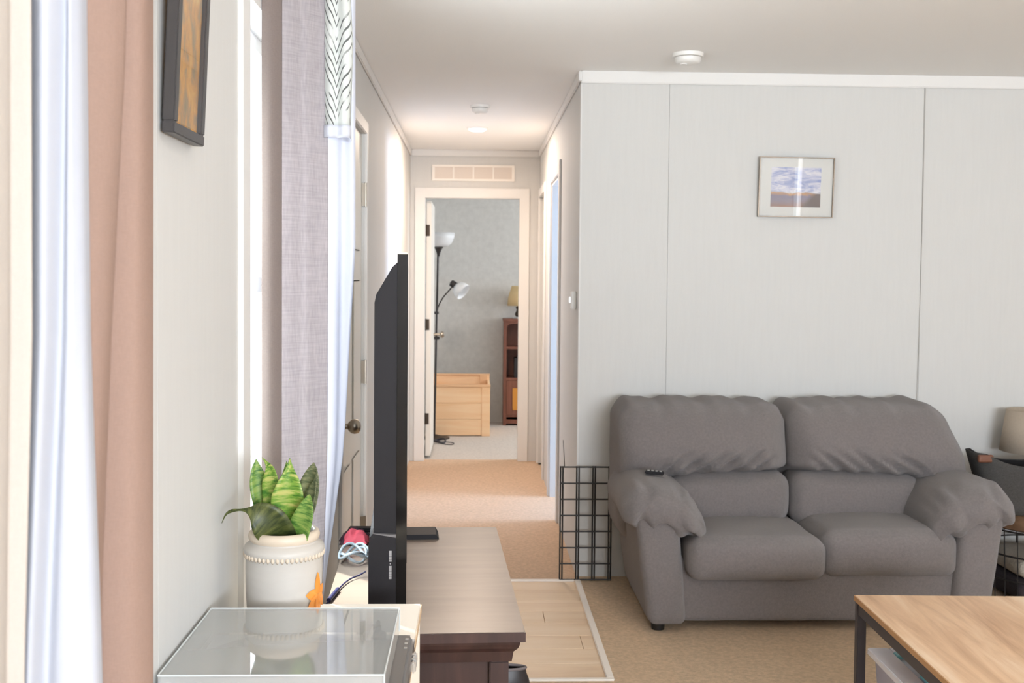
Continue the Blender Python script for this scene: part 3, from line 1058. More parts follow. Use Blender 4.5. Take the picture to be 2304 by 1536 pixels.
def puff(x0, x1, y0, y1, z0, z1, r, n=(26, 14, 18), bulge=(0, 0, 0), f=None, pw=0.75, wob=0.004):
    """rounded, stuffed block with a fine grid; f(x,y,z,a,b,c) shifts a point afterwards"""
    bm = B()
    hx, hy, hz = (x1 - x0) / 2, (y1 - y0) / 2, (z1 - z0) / 2
    cx, cy, cz = (x0 + x1) / 2, (y0 + y1) / 2, (z0 + z1) / 2
    cache = {}

    def g(i, m):
        t = 2 * i / m - 1
        return math.copysign(abs(t) ** pw, t)

    def vert(i, j, k):
        key = (i, j, k)
        if key in cache:
            return cache[key]
        a, b, c = g(i, n[0]), g(j, n[1]), g(k, n[2])
        p = Vector((a * hx, b * hy, c * hz))
        rx, ry, rz = (min(r, hx), min(r, hy), min(r, hz))
        q = Vector((max(-(hx - rx), min(hx - rx, p.x)), max(-(hy - ry), min(hy - ry, p.y)), max(-(hz - rz), min(hz - rz, p.z))))
        d = Vector(((p.x - q.x) / rx, (p.y - q.y) / ry, (p.z - q.z) / rz))
        m = max(abs(d.x), abs(d.y), abs(d.z))
        if m > 1e-6:
            d = d.normalized() * m
            p = q + Vector((d.x * rx, d.y * ry, d.z * rz))
        ea, eb, ec = (1 - a * a), (1 - b * b), (1 - c * c)
        if abs(i - n[0] / 2) * 2 == n[0]:
            p.x += math.copysign(bulge[0] * eb * ec, a)
        if abs(j - n[1] / 2) * 2 == n[1]:
            p.y += math.copysign(bulge[1] * ea * ec, b)
        if abs(k - n[2] / 2) * 2 == n[2]:
            p.z += math.copysign(bulge[2] * ea * eb, c)
        w = Vector((p.x + cx, p.y + cy, p.z + cz))
        if wob:
            nv = noise.noise_vector(w * 7.0)
            w += nv * wob
        if f:
            w = Vector(f(w.x, w.y, w.z, a, b, c))
        cache[key] = bm.verts.new(w)
        return cache[key]

    def quad(P):
        bm.faces.new([vert(*p) for p in P])
    nx, ny, nz = n
    for i in range(nx):
        for j in range(ny):
            quad([(i, j, 0), (i, j + 1, 0), (i + 1, j + 1, 0), (i + 1, j, 0)])
            quad([(i, j, nz), (i + 1, j, nz), (i + 1, j + 1, nz), (i, j + 1, nz)])
    for i in range(nx):
        for k in range(nz):
            quad([(i, 0, k), (i + 1, 0, k), (i + 1, 0, k + 1), (i, 0, k + 1)])
            quad([(i, ny, k), (i, ny, k + 1), (i + 1, ny, k + 1), (i + 1, ny, k)])
    for j in range(ny):
        for k in range(nz):
            quad([(0, j, k), (0, j, k + 1), (0, j + 1, k + 1), (0, j + 1, k)])
            quad([(nx, j, k), (nx, j + 1, k), (nx, j + 1, k + 1), (nx, j, k + 1)])
    return bm


XC = 1.4125
sofa = thing('loveseat', 'overstuffed grey fabric two-seat sofa against the pale panelled wall', 'sofa', (XC, 4.8, 0.0))
# base and front rail
obj('base', puff(0.72, 2.105, 4.470, 5.16, 0.035, 0.30, 0.02, (30, 12, 10), wob=0.002), M['sofa'], sofa, smooth='all')
for fx in (0.76, 2.065):
    for fy in (4.50, 5.10):
        obj('foot', lathe(B(), [(0.026, 0.0), (0.032, 0.045)], fx, fy, 16), M['foot'], sofa, smooth=True)


def arm_side(s):
    def X(x):
        return x if s < 0 else 2 * XC - x

    def fpan(x, y, z, a, b, c):
        # leans outward towards the top
        x -= 0.062 * max(0, z / 0.46) * (1 - 0.45 * smooth01(-1, 1, a))
        return (X(x), y, z - 0.035 * smooth01(-0.1, 1, a) * smooth01(0.2, 0.46, z))
    o = obj('arm', puff(0.715, 0.872, 4.43, 5.17, 0.03, 0.50, 0.035, (12, 26, 18), f=fpan, wob=0.002, bulge=(0, 0.006, 0)), M['sofa'], sofa, smooth='all')

    def fpad(x, y, z, a, b, c):
        u = x - 0.712
        z += -1.75 * u * u if u > 0 else -2.2 * u * u
        # front end tucks down and gathers
        fr = smooth01(4.56, 4.40, y)
        z -= 0.028 * fr
        if b < 0.2:
            wr = math.sin(x * 85 + 3 * math.sin(z * 30) + 8 * y) * 0.0085 + math.sin(x * 47 - z * 38) * 0.0075
            y += wr * smooth01(4.62, 4.44, y) * smooth01(0.60, 0.46, z)
            z += wr * 0.8 * smooth01(4.66, 4.46, y)
        # lower rim tucked in to form the seam
        if c < -0.75:
            y += 0.012 * fr
        return (X(x), y, z)
    obj('arm_cushion', puff(0.598, 0.948, 4.405, 5.02, 0.448, 0.604, 0.080, (24, 34, 14), f=fpad, bulge=(0.0, 0.012, 0.012), wob=0.005), M['sofa'], sofa, smooth='all')


arm_side(-1)
arm_side(1)


def seat(x0, x1, yf, zt, tilt):
    def f(x, y, z, a, b, c):
        z += 0.016 * (1 - a * a) * smooth01(-1, 0.2, -b) * (1 if c > 0 else 0.3)
        z += tilt * (y - yf)
        return (x, y, z)
    return puff(x0, x1, yf, 5.0, 0.225, zt, 0.05, (30, 26, 12), f=f, bulge=(0.004, 0.02, 0.012), wob=0.005)


obj('seat_cushion', seat(0.862, 1.422, 4.368, 0.392, -0.005), M['sofa'], sofa, smooth='all')
obj('seat_cushion', seat(1.424, 1.985, 4.432, 0.408, -0.012), M['sofa'], sofa, smooth='all')


def back(x0, x1, s):
    inner = x1 if s < 0 else x0

    def f(x, y, z, a, b, c):
        d = abs(x - inner)                                   # distance from the centre seam
        # outer edge leans outward to the bottom on the right-hand side; rounded shoulder
        seam = 0.590 + 0.012 * math.cos(d * 5.0) - 0.10 * smooth01(0.50, 0.66, d)
        if b < 0:
            fr = smooth01(0.0, -0.8, b)
            # recess below the roll for the lumbar cushion
            rec = smooth01(seam + 0.025, seam - 0.035, z) * smooth01(0.60, 0.47, d)
            y += 0.16 * rec * fr
            # roll bulge
            y -= 0.055 * math.exp(-((z - 0.70) / 0.12) ** 2) * fr * smooth01(0.0, 0.12, d) 
            # gathers above the seam
            g = math.exp(-((z - seam - 0.035) / 0.055) ** 2) * fr * smooth01(0.03, 0.18, d) * smooth01(0.68, 0.50, d)
            y += g * (0.030 * math.sin(x * 74 + 9 * (z - seam) * (1 if s > 0 else -1) * 12) + 0.014 * math.sin(x * 41 + 30 * z))
        # puckered top edge
        tp = smooth01(0.80, 0.87, z)
        z += tp * 0.005 * math.sin(x * 31 + 1.7 * s) + tp * 0.004 * math.sin(x * 66)
        z -= 0.02 * smooth01(0.035, 0.0, d) * tp
        # top leans back
        y += 0.05 * smooth01(0.62, 0.88, z)
        # outer side flares downwards
        if s > 0:
            x += 0.075 * smooth01(0.86, 0.55, z) * smooth01(0.35, 0.66, d)
        else:
            x -= 0.01 * smooth01(0.86, 0.60, z) * smooth01(0.35, 0.66, d)
        return (x, y, z)
    return puff(x0, x1, 4.80, 5.235, 0.28, 0.882, 0.085, (54, 12, 54), f=f, bulge=(0.0, 0.012, 0.006), wob=0.006, pw=0.85)


obj('backrest', back(0.640, 1.386, -1), M['sofa'], sofa, smooth='all')
obj('backrest', back(1.390, 2.112, 1), M['sofa'], sofa, smooth='all')


def lumbar(x0, x1, s):
    def f(x, y, z, a, b, c):
        z -= 0.02 * smooth01(0.3, 1.0, a * s) * (1 if c > 0 else 0)
        if b < 0:
            y += 0.006 * math.sin(x * 60) * smooth01(0.46, 0.39, z)
        return (x, y, z)
    return puff(x0, x1, 4.77, 5.02, 0.355, 0.598, 0.075, (34, 10, 20), f=f, bulge=(0, 0.02, 0), wob=0.005)


obj('lumbar_cushion', lumbar(0.84, 1.388, -1), M['sofa'], sofa, smooth='all')
obj('lumbar_cushion', lumbar(1.390, 1.99, 1), M['sofa'], sofa, smooth='all')

# remote on the left arm
t = thing('remote_control', 'small dark remote control lying on the left sofa arm', 'remote control', (0.757, 4.62, 0.617), math.radians(-20))
t.rotation_euler = (0.0, 0.05, math.radians(-12))
obj('body', bx(-0.040, 0.040, -0.018, 0.018, 0, 0.014), M['tv'], t, local=True, bevel=0.004)
for i in range(4):
    obj('button', bx(-0.030 + i * 0.017, -0.020 + i * 0.017, -0.007, 0.007, 0.014, 0.0165), M['silver'], t, local=True)

# ================================================================== WIRE GRID
t = thing('wire_grid', 'black square wire grid panel leaning at the wall corner beside the sofa', 'wire grid', (0.54, 5.22, 0.0))
for xv in (0.415, 0.492, 0.569, 0.646):
    bm = B()
    for dx in (-0.0055, 0.0055):
        tube(bm, [(xv + dx, 5.226, 0.0), (xv + dx, 5.226, 0.547)], 0.0040, 8)
    obj('upright', bm, M['grid'], t, smooth=True)
for i in range(8):
    z = 0.006 + i * 0.0768
    obj('crossbar', tube(B(), [(0.408, 5.2185, z), (0.655, 5.2185, z)], 0.0038, 8), M['grid'], t, smooth=True)
obj('tie_wire', tube(B(), [(0.428, 5.222, 0.545), (0.424, 5.222, 0.61), (0.420, 5.224, 0.672)], [0.0022, 0.0018, 0.001], 6), M['bronze'], t, smooth=True)

# ================================================================== SIDE TABLE, BASKET, LAMP
SX, SY, SR = 2.60, 4.93, 0.285
t = thing('side_table', 'round wire basket side table with a brown wooden lid beside the sofa', 'side table', (SX, SY, 0.0))
obj('lid', lathe(B(), [(SR - 0.012, 0.342), (SR, 0.350), (SR, 0.412), (SR - 0.010, 0.420), (0.02, 0.420)], SX, SY, 48), M['walnut_lid'], t, smooth=True)


def ring(r, z, rad=0.004):
    pts = [(SX + r * math.cos(2 * math.pi * i / 40), SY + r * math.sin(2 * math.pi * i / 40), z) for i in range(40)]
    return tube(B(), pts, rad, 6, True)


for z, r in ((0.336, 0.280), (0.225, 0.274), (0.115, 0.268), (0.008, 0.262)):
    obj('wire_ring', ring(r, z), M['grid'], t, smooth=True)
for i in range(28):
    a = 2 * math.pi * i / 28
    obj('wire_rib', tube(B(), [(SX + 0.262 * math.cos(a), SY + 0.262 * math.sin(a), 0.006), (SX + 0.280 * math.cos(a), SY + 0.280 * math.sin(a), 0.338)], 0.0028, 5), M['grid'], t, smooth=True)
o = obj('throw_blanket', puff(2.40, 2.80, 4.73, 5.13, 0.012, 0.125, 0.05, (14, 14, 8), wob=0.015), M['blanket_dark'], smooth='all')
tag(o, 'dark folded throw at the bottom of the wire side table', 'blanket')
o = obj('throw_blanket', puff(2.41, 2.79, 4.74, 5.12, 0.128, 0.215, 0.04, (14, 14, 8), wob=0.012), M['blanket_cream'], smooth='all')
tag(o, 'cream folded throw lying on the dark one inside the wire side table', 'blanket')
o = obj('notepad', bx(2.42, 2.52, 4.668, 4.700, 0.421, 0.432), M['paper'], bevel=0.001)
tag(o, 'thin white notepad on the side table in front of the felt basket', 'notepad')

# felt basket
t = thing('felt_basket', 'charcoal felt basket with brown leather handles standing on the side table', 'basket', (2.525, 4.84, 0.42))


def basket(z_of, r_of, inset, zb):
    bm = B()
    n = 48
    rows = []
    for j in range(9):
        v = j / 8
        ringv = []
        for i in range(n):
            a = 2 * math.pi * i / n
            ca, sa = math.cos(a), math.sin(a)
            ex = math.copysign(abs(ca) ** 0.6, ca)
            ey = math.copysign(abs(sa) ** 0.6, sa)
            top = z_of(a)
            z = zb + (top - zb) * v
            sx = 0.215 + 0.082 * v - inset
            sy = 0.105 + 0.015 * v - inset
            ringv.append(bm.verts.new((2.488 + sx * ex, 4.83 + sy * ey, z)))
        rows.append(ringv)
    for a_, b_ in zip(rows, rows[1:]):
        for i in range(n):
            j = (i + 1) % n
            bm.faces.new((a_[i], a_[j], b_[j], b_[i]))
    bm.faces.new(rows[0][::-1])
    return bm


def ztop(a):
    return 0.632 + 0.055 * min(1.0, 1.5 * abs(math.cos(a)) ** 1.8)


o = obj('shell', basket(ztop, None, 0.0, 0.421), M['felt'], t, smooth='all')
o.modifiers.new('felt_thickness', 'SOLIDIFY').thickness = 0.006
obj('inner_lining', basket(lambda a: ztop(a) - 0.004, None, 0.008, 0.43), M['felt_in'], t, smooth='all')
for s in (-1, 1):
    x = 2.488 + s * 0.262
    obj('handle', puff(x - 0.034, x + 0.034, 4.734, 4.756, 0.650, 0.684, 0.008, (8, 6, 6), wob=0.002), M['leather'], t, smooth='all')

# beige table lamp behind it
t = thing('table_lamp', 'table lamp with a beige linen shade behind the felt basket', 'table lamp', (2.655, 5.125, 0.42))
obj('base', lathe(B(), [(0.060, 0.421), (0.060, 0.430), (0.022, 0.442), (0.014, 0.52), (0.020, 0.56), (0.012, 0.62), (0.008, 0.70)], 2.655, 5.125, 28), M['bronze'], t, smooth=True)
bm = lathe(B(), [(0.170, 0.640), (0.142, 0.834)], 2.655, 5.125, 44, cap=False)
o = obj('shade', bm, M['shade_beige'], t, smooth='all')
o.modifiers.new('shade_thickness', 'SOLIDIFY').thickness = 0.003
obj('shade_spider', bx(2.518, 2.792, 5.122, 5.128, 0.815, 0.820), M['bronze'], t)
obj('harp', tube(B(), [(2.655, 5.125, 0.69), (2.655, 5.125, 0.825)], 0.005, 8), M['bronze'], t, smooth=True)

# ================================================================== COFFEE TABLE + BIN
t = thing('coffee_table', 'light oak coffee table with a square dark steel frame in front of the sofa', 'coffee table', (1.198, 3.424, 0.0), math.radians(-1.75))
TW, TL = 0.66, 1.12
obj('tabletop', bx(0.0, TW, -TL, 0.0, 0.434, 0.450), M['table_oak'], t, local=True, bevel=0.0015)
bm = B()
for r in ((-0.0015, 0.0, -TL, 0.0), (0.0, TW, 0.0, 0.0015)):
    box(bm, r[0], r[1], r[2], r[3], 0.4335, 0.449)
obj('edge_band', bm, M['table_edge'], t, local=True)
for r in ((0.004, 0.030, -TL + 0.030, -0.030), (TW - 0.030, TW - 0.004, -TL + 0.030, -0.030), (0.030, TW - 0.030, -0.030, -0.004), (0.030, TW - 0.030, -TL + 0.004, -TL + 0.030)):
    obj('apron', bx(r[0], r[1], r[2], r[3], 0.394, 0.434), M['table_steel'], t, local=True, bevel=0.002)
for x0 in (0.002, TW - 0.030):
    for y0 in (-0.030, -TL + 0.002):
        obj('leg', bx(x0, x0 + 0.028, y0, y0 + 0.028, 0.0, 0.434), M['table_steel'], t, local=True, bevel=0.002)

t = thing('storage_bin', 'frosted storage bin with a white and teal lid under the coffee table', 'storage bin', (1.43, 3.10, 0.0), math.radians(-1.5))


def taper(x0, x1, y0, y1, z0, z1, d):
    bm = bx(x0, x1, y0, y1, z0, z1)
    for v in bm.verts:
        if v.co.z < (z0 + z1) / 2:
            v.co.x -= math.copysign(d, v.co.x)
            v.co.y -= math.copysign(d, v.co.y)
    return bm


obj('body', taper(-0.200, 0.200, -0.245, 0.245, 0.0, 0.280, 0.02), M['bin'], t, local=True, bevel=0.012)
bm = B()
for r in ((-0.215, -0.150, -0.262, 0.262), (0.150, 0.215, -0.262, 0.262), (-0.150, 0.150, 0.215, 0.262), (-0.150, 0.150, -0.262, -0.215)):
    box(bm, r[0], r[1], r[2], r[3], 0.280, 0.302)
obj('lid', bm, M['bin_lid'], t, local=True, bevel=0.003)
obj('lid_panel', bx(-0.150, 0.150, -0.215, 0.215, 0.280, 0.292), M['bin_clear'], t, local=True)
bm = B()
box(bm, -0.150, 0.10, 0.185, 0.222, 0.292, 0.303)
obj('rear_latch', bm, M['teal'], t, local=True, bevel=0.003)
obj('front_latch', bx(-0.140, 0.10, -0.06, 0.03, 0.292, 0.304), M['teal'], t, local=True, bevel=0.004)

# ================================================================== TV STAND
ANG = math.radians(2.5)
t = thing('tv_stand', 'low espresso wood TV stand with a worn taupe top along the left wall', 'TV stand', (-0.1445, 3.145, 0.0), ANG)
HXs, HYs = 0.245, 0.555
obj('top', bx(-HXs, HXs, -HYs, HYs, 0.577, 0.600), M['stand_top'], t, local=True, bevel=0.003)
prof = [(0.0, 0.520), (0.004, 0.545), (0.014, 0.556), (0.018, 0.566), (0.020, 0.577)]
bm = B()
rows = []
for d, z in prof:
    x, yv = 0.215 + d, 0.525 + d
    rows.append([bm.verts.new(p) for p in ((-x, -yv, z), (x, -yv, z), (x, yv, z), (-x, yv, z))])
for a_, b_ in zip(rows, rows[1:]):
    for i in range(4):
        j = (i + 1) % 4
        bm.faces.new((a_[i], a_[j], b_[j], b_[i]))
bm.faces.new(rows[0][::-1])
bm.faces.new(rows[-1])
obj('moulding', bm, M['espresso'], t, local=True)
obj('front_edge', bx(-HXs - 0.0005, HXs + 0.0005, -HYs - 0.0008, -HYs + 0.003, 0.576, 0.5985), M['espresso'], t, local=True)
obj('carcass', bx(-0.195, 0.195, -0.505, 0.505, 0.05, 0.520), M['espresso'], t, local=True)
for sx in (-1, 1):
    for sy in (-1, 1):
        obj('corner_post', bx(sx * 0.185 - 0.023, sx * 0.185 + 0.023, sy * 0.500 - 0.023, sy * 0.500 + 0.023, 0.0, 0.520), M['espresso'], t, local=True, bevel=0.003)
for yc in (-0.245, 0.245):
    d = obj('door', bx(0.195, 0.212, yc - 0.225, yc + 0.225, 0.08, 0.50), M['espresso'], t, local=True, bevel=0.003)
    kb = lathe(B(), [(0.006, 0.212), (0.006, 0.224), (0.013, 0.228), (0.013, 0.238)], 0, 0, 16)
    bmesh.ops.rotate(kb, verts=kb.verts, cent=(0, 0, 0), matrix=Matrix.Rotation(math.pi / 2, 3, 'Y'))
    bmesh.ops.translate(kb, verts=kb.verts, vec=(0, yc + (0.19 if yc < 0 else -0.19), 0.30))
    obj('knob', kb, M['nickel'], d, local=True, smooth=True)

# ================================================================== TELEVISION
t = thing('television', 'black flat television seen edge-on, standing on the TV stand', 'television', (-0.167, 2.70, 0.600), math.radians(3.56))
L = 1.46
obj('bezel', bx(-0.022, 0.003, 0.0, L, 0.022, 0.896), M['tv_gloss'], t, local=True, bevel=0.002)
obj('bezel_top_glint', bx(-0.021, 0.002, -0.0012, L, 0.893, 0.8975), M['gold'], t, local=True)  # gold strip painting the highlight along the bezel top
obj('screen', bx(0.003, 0.0036, 0.035, L - 0.035, 0.13, 0.865), M['tv_screen'], t, local=True)
pr = [(-0.022, 0.873), (-0.034, 0.862), (-0.073, 0.795), (-0.077, 0.775), (-0.077, 0.12), (-0.022, 0.10)]
obj('rear_housing', prism(B(), pr, 'y', 0.004, L - 0.004), M['tv'], t, local=True, bevel=0.002)
pr = [(-0.0225, 0.204), (-0.078, 0.214), (-0.087, 0.204), (-0.089, 0.178), (-0.089, 0.022), (-0.0225, 0.022)]
obj('speaker_box', prism(B(), pr, 'y', -0.008, L + 0.004), M['tv'], t, local=True, bevel=0.002)
obj('speaker_cap', prism(B(), [(-0.0225, 0.204), (-0.078, 0.214), (-0.080, 0.2145), (-0.0225, 0.2105)], 'y', -0.0085, 0.05), M['tv_grey'], t, local=True)
bm = B()
zz = 0.172
for i, hgt in enumerate((0.007, 0.006, 0.007, 0.004, -1, 0.003, -1, 0.007, 0.006, 0.006, 0.004, 0.006)):
    if hgt < 0:
        zz -= 0.003
        continue
    w = 0.0065 if hgt > 0.0035 else 0.003
    box(bm, -0.036 - w / 2, -0.036 + w / 2, -0.0088, -0.0075, zz - hgt, zz)
    zz -= hgt + 0.0008
obj('side_logo', bm, M['logo'], t, local=True)
ft = B()
prism(ft, [(-0.11, 0.0), (0.108, 0.0), (0.098, 0.016), (-0.10, 0.016)], 'y', 0.825, 0.935)
obj('base_plate', ft, M['tv'], t, local=True, bevel=0.003)
obj('neck', bx(-0.045, -0.008, 0.70, 0.93, 0.016, 0.03), M['tv'], t, local=True)

# things on the stand behind the television
bm = B()
for kx, ph in ((0.0, 0.0), (0.008, 1.3), (-0.006, 2.4)):
    pts = []
    for i in range(28):
        a = 2 * math.pi * i / 28
        pts.append((-0.352 + kx + 0.036 * math.cos(a + ph), 3.255 + 0.060 * math.sin(a + ph) + kx, 0.608 + 0.012 * (1 + math.sin(a * 2 + ph)) + 0.004 * ph))
    tube(bm, pts, 0.0042, 8, True)
tag(obj('coiled_cable', bm, M['cable_white'], smooth=True), 'pale blue coiled cable lying on the TV stand behind the television', 'cable')


def crumple(x0, x1, y0, y1, z0, h, seed):
    bm = B()
    n = 16
    V = []
    for i in range(n + 1):
        r = []
        for j in range(n + 1):
            u, v = i / n, j / n
            e = min(u, 1 - u, v, 1 - v) * 4
            e = min(1, e)
            nz = noise.noise(Vector((u * 3.1 + seed, v * 3.3, seed))) * 0.5 + 0.5
            edge = 0.015 * noise.noise(Vector((u * 4, v * 4, seed + 9)))
            r.append(bm.verts.new((x0 + (x1 - x0) * u + edge, y0 + (y1 - y0) * v + edge, z0 + 0.002 + h * e * nz)))
        V.append(r)
    lo = [[bm.verts.new((v.co.x, v.co.y, z0 + 0.0008)) for v in r] for r in V]
    for i in range(n):
        for j in range(n):
            bm.faces.new((V[i][j], V[i + 1][j], V[i + 1][j + 1], V[i][j + 1]))
            bm.faces.new((lo[i][j], lo[i][j + 1], lo[i + 1][j + 1], lo[i + 1][j]))
    for i in range(n):
        for a_, b_ in (((i, 0), (i + 1, 0)), ((i + 1, n), (i, n)), ((0, i + 1), (0, i)), ((n, i), (n, i + 1))):
            bm.faces.new((V[a_[0]][a_[1]], lo[a_[0]][a_[1]], lo[b_[0]][b_[1]], V[b_[0]][b_[1]]))
    return bm


t = thing('crumpled_cloth', 'crumpled maroon and pink cloth on the far end of the TV stand', 'cloth', (-0.35, 3.52, 0.60))
obj('maroon_side', crumple(-0.420, -0.338, 3.46, 3.60, 0.60, 0.045, 2.0), M['cloth_maroon'], t, smooth='all')
obj('pink_side', crumple(-0.405, -0.330, 3.44, 3.53, 0.606, 0.050, 5.0), M['cloth_pink'], t, smooth='all')
o = obj('remote_control', bx(-0.412, -0.325, 3.622, 3.662, 0.600, 0.614), M['tv'], bevel=0.004)
tag(o, 'black remote control behind the crumpled cloth on the TV stand', 'remote control')
t = thing('power_cable', 'navy cable with an in-line ferrite running over the sunlit TV stand', 'cable', (-0.34, 2.95, 0.60))
obj('cord', tube(B(), spline([(-0.379, 2.76, 0.604), (-0.372, 2.835, 0.604), (-0.368, 2.86, 0.604), (-0.356, 2.97, 0.605), (-0.340, 3.04, 0.606), (-0.318, 3.075, 0.608), (-0.300, 3.085, 0.616)], 6), 0.0022, 8), M['cable_navy'], t, smooth=True)
obj('ferrite', tube(B(), [(-0.371, 2.838, 0.607), (-0.360, 2.94, 0.607)], 0.006, 10), M['cable_navy'], t, smooth=True)

# shoe on the floor by the stand
t = thing('slip_on_shoe', 'black slip-on shoe on the floor half hidden by the near end of the TV stand', 'shoe', (0.06, 3.83, 0.0))


def shoe_shape(zs, inset, opening=False):
    bm = B()
    n = 32
    rows = []
    for z, k_, fwd in zs:
        r = []
        for i in range(n):
            a = 2 * math.pi * i / n
            x = math.cos(a) * (0.145 - inset) * k_
            w = (0.045 + 0.006 * math.cos(a)) - inset
            r.append(bm.verts.new((0.060 + x + fwd, 3.83 + math.sin(a) * w * k_, z)))
        rows.append(r)
    for a_, b_ in zip(rows, rows[1:]):
        for i in range(n):
            j = (i + 1) % n
            bm.faces.new((a_[i], a_[j], b_[j], b_[i]))
    bm.faces.new(rows[0][::-1])
    if not opening:
        bm.faces.new(rows[-1])
    return bm


obj('sole', shoe_shape([(0.0, 1.0, 0), (0.018, 1.0, 0)], 0), M['foot'], t, smooth=True)
o = obj('upper', shoe_shape([(0.018, 0.97, 0), (0.04, 0.94, 0), (0.06, 0.80, 0.012), (0.078, 0.62, 0.035)], 0, True), M['shoe'], t, smooth='all')
pts = [(0.060 + 0.035 + math.cos(2 * math.pi * i / 28) * 0.09, 3.83 + math.sin(2 * math.pi * i / 28) * 0.0285, 0.079) for i in range(28)]
obj('collar', tube(B(), pts, 0.005, 8, True), M['shoe_rim'], t, smooth=True)

# ================================================================== RECORD PLAYER TABLE
t = thing('media_table', 'cream board table in the foreground under the record player', 'table', (-0.31, 2.0, 0.0))
obj('top', bx(-0.505, -0.118, 1.50, 2.495, 0.680, 0.700), M['cream_board'], t, bevel=0.002)
obj('edge_strip', bx(-0.118, -0.1165, 1.50, 2.495, 0.681, 0.698), M['cream_edge'], t)
for y0 in (1.50, 2.475):
    obj('end_panel', bx(-0.505, -0.120, y0, y0 + 0.02, 0.0, 0.680), M['cream_board'], t)
obj('shelf', bx(-0.500, -0.125, 1.52, 2.475, 0.33, 0.35), M['cream_board'], t)
obj('back_panel', bx(-0.505, -0.495, 1.52, 2.475, 0.35, 0.680), M['cream_board'], t)

t = thing('record_player', 'grey record player under a clear acrylic dust cover on the cream table', 'record player', (-0.32, 1.95, 0.70))
pl = bx(-0.498, -0.112, 1.762, 2.122, 0.712, 0.752)
obj('plinth', pl, M['tt_body'], t, bevel=0.008, segs=3)
obj('deck', bx(-0.490, -0.150, 1.770, 2.114, 0.752, 0.7535), M['tt_top'], t)
for fx in (-0.46, -0.15):
    for fy in (1.80, 2.08):
        obj('foot', lathe(B(), [(0.016, 0.700), (0.018, 0.712)], fx, fy, 16), M['foot'], t, smooth=True)
obj('platter', lathe(B(), [(0.146, 0.7535), (0.148, 0.757), (0.148, 0.762), (0.02, 0.763)], -0.335, 1.945, 56), M['silver'], t, smooth=True)
obj('platter_mat', lathe(B(), [(0.145, 0.7630), (0.145, 0.7648), (0.05, 0.7648)], -0.335, 1.945, 56), M['platter_mat'], t, smooth=True)
obj('mat_centre', lathe(B(), [(0.050, 0.7648), (0.050, 0.7655)], -0.335, 1.945, 32), M['mat_centre'], t)
obj('spindle', lathe(B(), [(0.0035, 0.7655), (0.0035, 0.772)], -0.335, 1.945, 12), M['silver'], t, smooth=True)
obj('tonearm_base', lathe(B(), [(0.022, 0.7535), (0.022, 0.768), (0.012, 0.772), (0.012, 0.782)], -0.185, 2.075, 24), M['tt_body'], t, smooth=True)
obj('tonearm', tube(B(), spline([(-0.180, 2.10, 0.782), (-0.187, 2.05, 0.781), (-0.192, 1.95, 0.780), (-0.205, 1.87, 0.778), (-0.225, 1.845, 0.774)], 5), 0.004, 8), M['silver'], t, smooth=True)
for yy in (1.995, 2.020, 2.045):
    obj('control_button', bx(-0.112, -0.103, yy - 0.008, yy + 0.008, 0.722, 0.742), M['silver'], t, bevel=0.003)
for yy in (2.040, 2.065, 2.090):
    obj('indicator_mark', bx(-0.128, -0.122, yy - 0.003, yy + 0.003, 0.7515, 0.7530), M['silver'], t)
bm = B()
for i in range(13):
    if i == 8:
        continue
    hgt = (0.004, 0.006, 0.005)[i % 3]
    box(bm, -0.385 + i * 0.0075, -0.3805 + i * 0.0075, 1.900, 1.900 + hgt, 0.7648, 0.7652)
obj('gold_print', bm, M['gold'], t)
# dust cover: five acrylic sheets
cv = [(-0.502, -0.142, 1.768, 2.128, 0.797, 0.800), (-0.502, -0.499, 1.768, 2.128, 0.754, 0.797), (-0.145, -0.142, 1.768, 2.128, 0.754, 0.797),
      (-0.499, -0.145, 1.768, 1.771, 0.754, 0.797), (-0.499, -0.145, 2.125, 2.128, 0.754, 0.797)]
bm = B()
for c in cv:
    box(bm, *c)
obj('dust_cover', bm, M['acrylic'], t)
bm = B()
for p, q in (((-0.502, 2.128, 0.8), (-0.142, 2.128, 0.8)), ((-0.142, 2.128, 0.8), (-0.142, 1.768, 0.8)), ((-0.142, 1.768, 0.8), (-0.502, 1.768, 0.8)),
             ((-0.142, 1.768, 0.8), (-0.142, 1.768, 0.755)), ((-0.142, 2.128, 0.8), (-0.142, 2.128, 0.755)), ((-0.502, 1.768, 0.8), (-0.502, 2.128, 0.8))):
    tube(bm, [p, q], 0.0016, 6)
obj('cover_edge', bm, M['acrylic_edge'], t, smooth=True)
for xh in (-0.42, -0.21):
    obj('hinge', bx(xh - 0.015, xh + 0.015, 2.128, 2.140, 0.735, 0.775), M['tt_body'], t, bevel=0.002)

# ================================================================== POTTED PLANT
PX, PY = -0.386, 2.262
t = thing('potted_plant', 'striped snake plant in a cream glazed pot painted with an orange flower', 'potted plant', (PX, PY, 0.70))
prof = [(0.058, 0.7005), (0.062, 0.704), (0.064, 0.715), (0.071, 0.735), (0.0745, 0.765), (0.0765, 0.80), (0.0770, 0.85), (0.0765, 0.872), (0.0800, 0.879),
        (0.0815, 0.886), (0.079, 0.893), (0.0700, 0.899), (0.0665, 0.902), (0.0700, 0.907), (0.0715, 0.913), (0.0690, 0.919), (0.0650, 0.9225), (0.0625, 0.923),
        (0.0585, 0.921), (0.057, 0.905), (0.056, 0.87)]
obj('pot', lathe(B(), prof, PX, PY, 64), M['pot'], t, smooth='all')
bm = B()
nb = 52
for i in range(nb):
    a = 2 * math.pi * i / nb
    r = bmesh.ops.create_icosphere(bm, subdivisions=1, radius=0.0042)
    bmesh.ops.scale(bm, verts=r['verts'], vec=(1, 1, 1.7))
    bmesh.ops.translate(bm, verts=r['verts'], vec=(PX + 0.0785 * math.cos(a), PY + 0.0785 * math.sin(a), 0.8765))
obj('bead_ring', bm, M['pot_rim'], t, smooth='all')
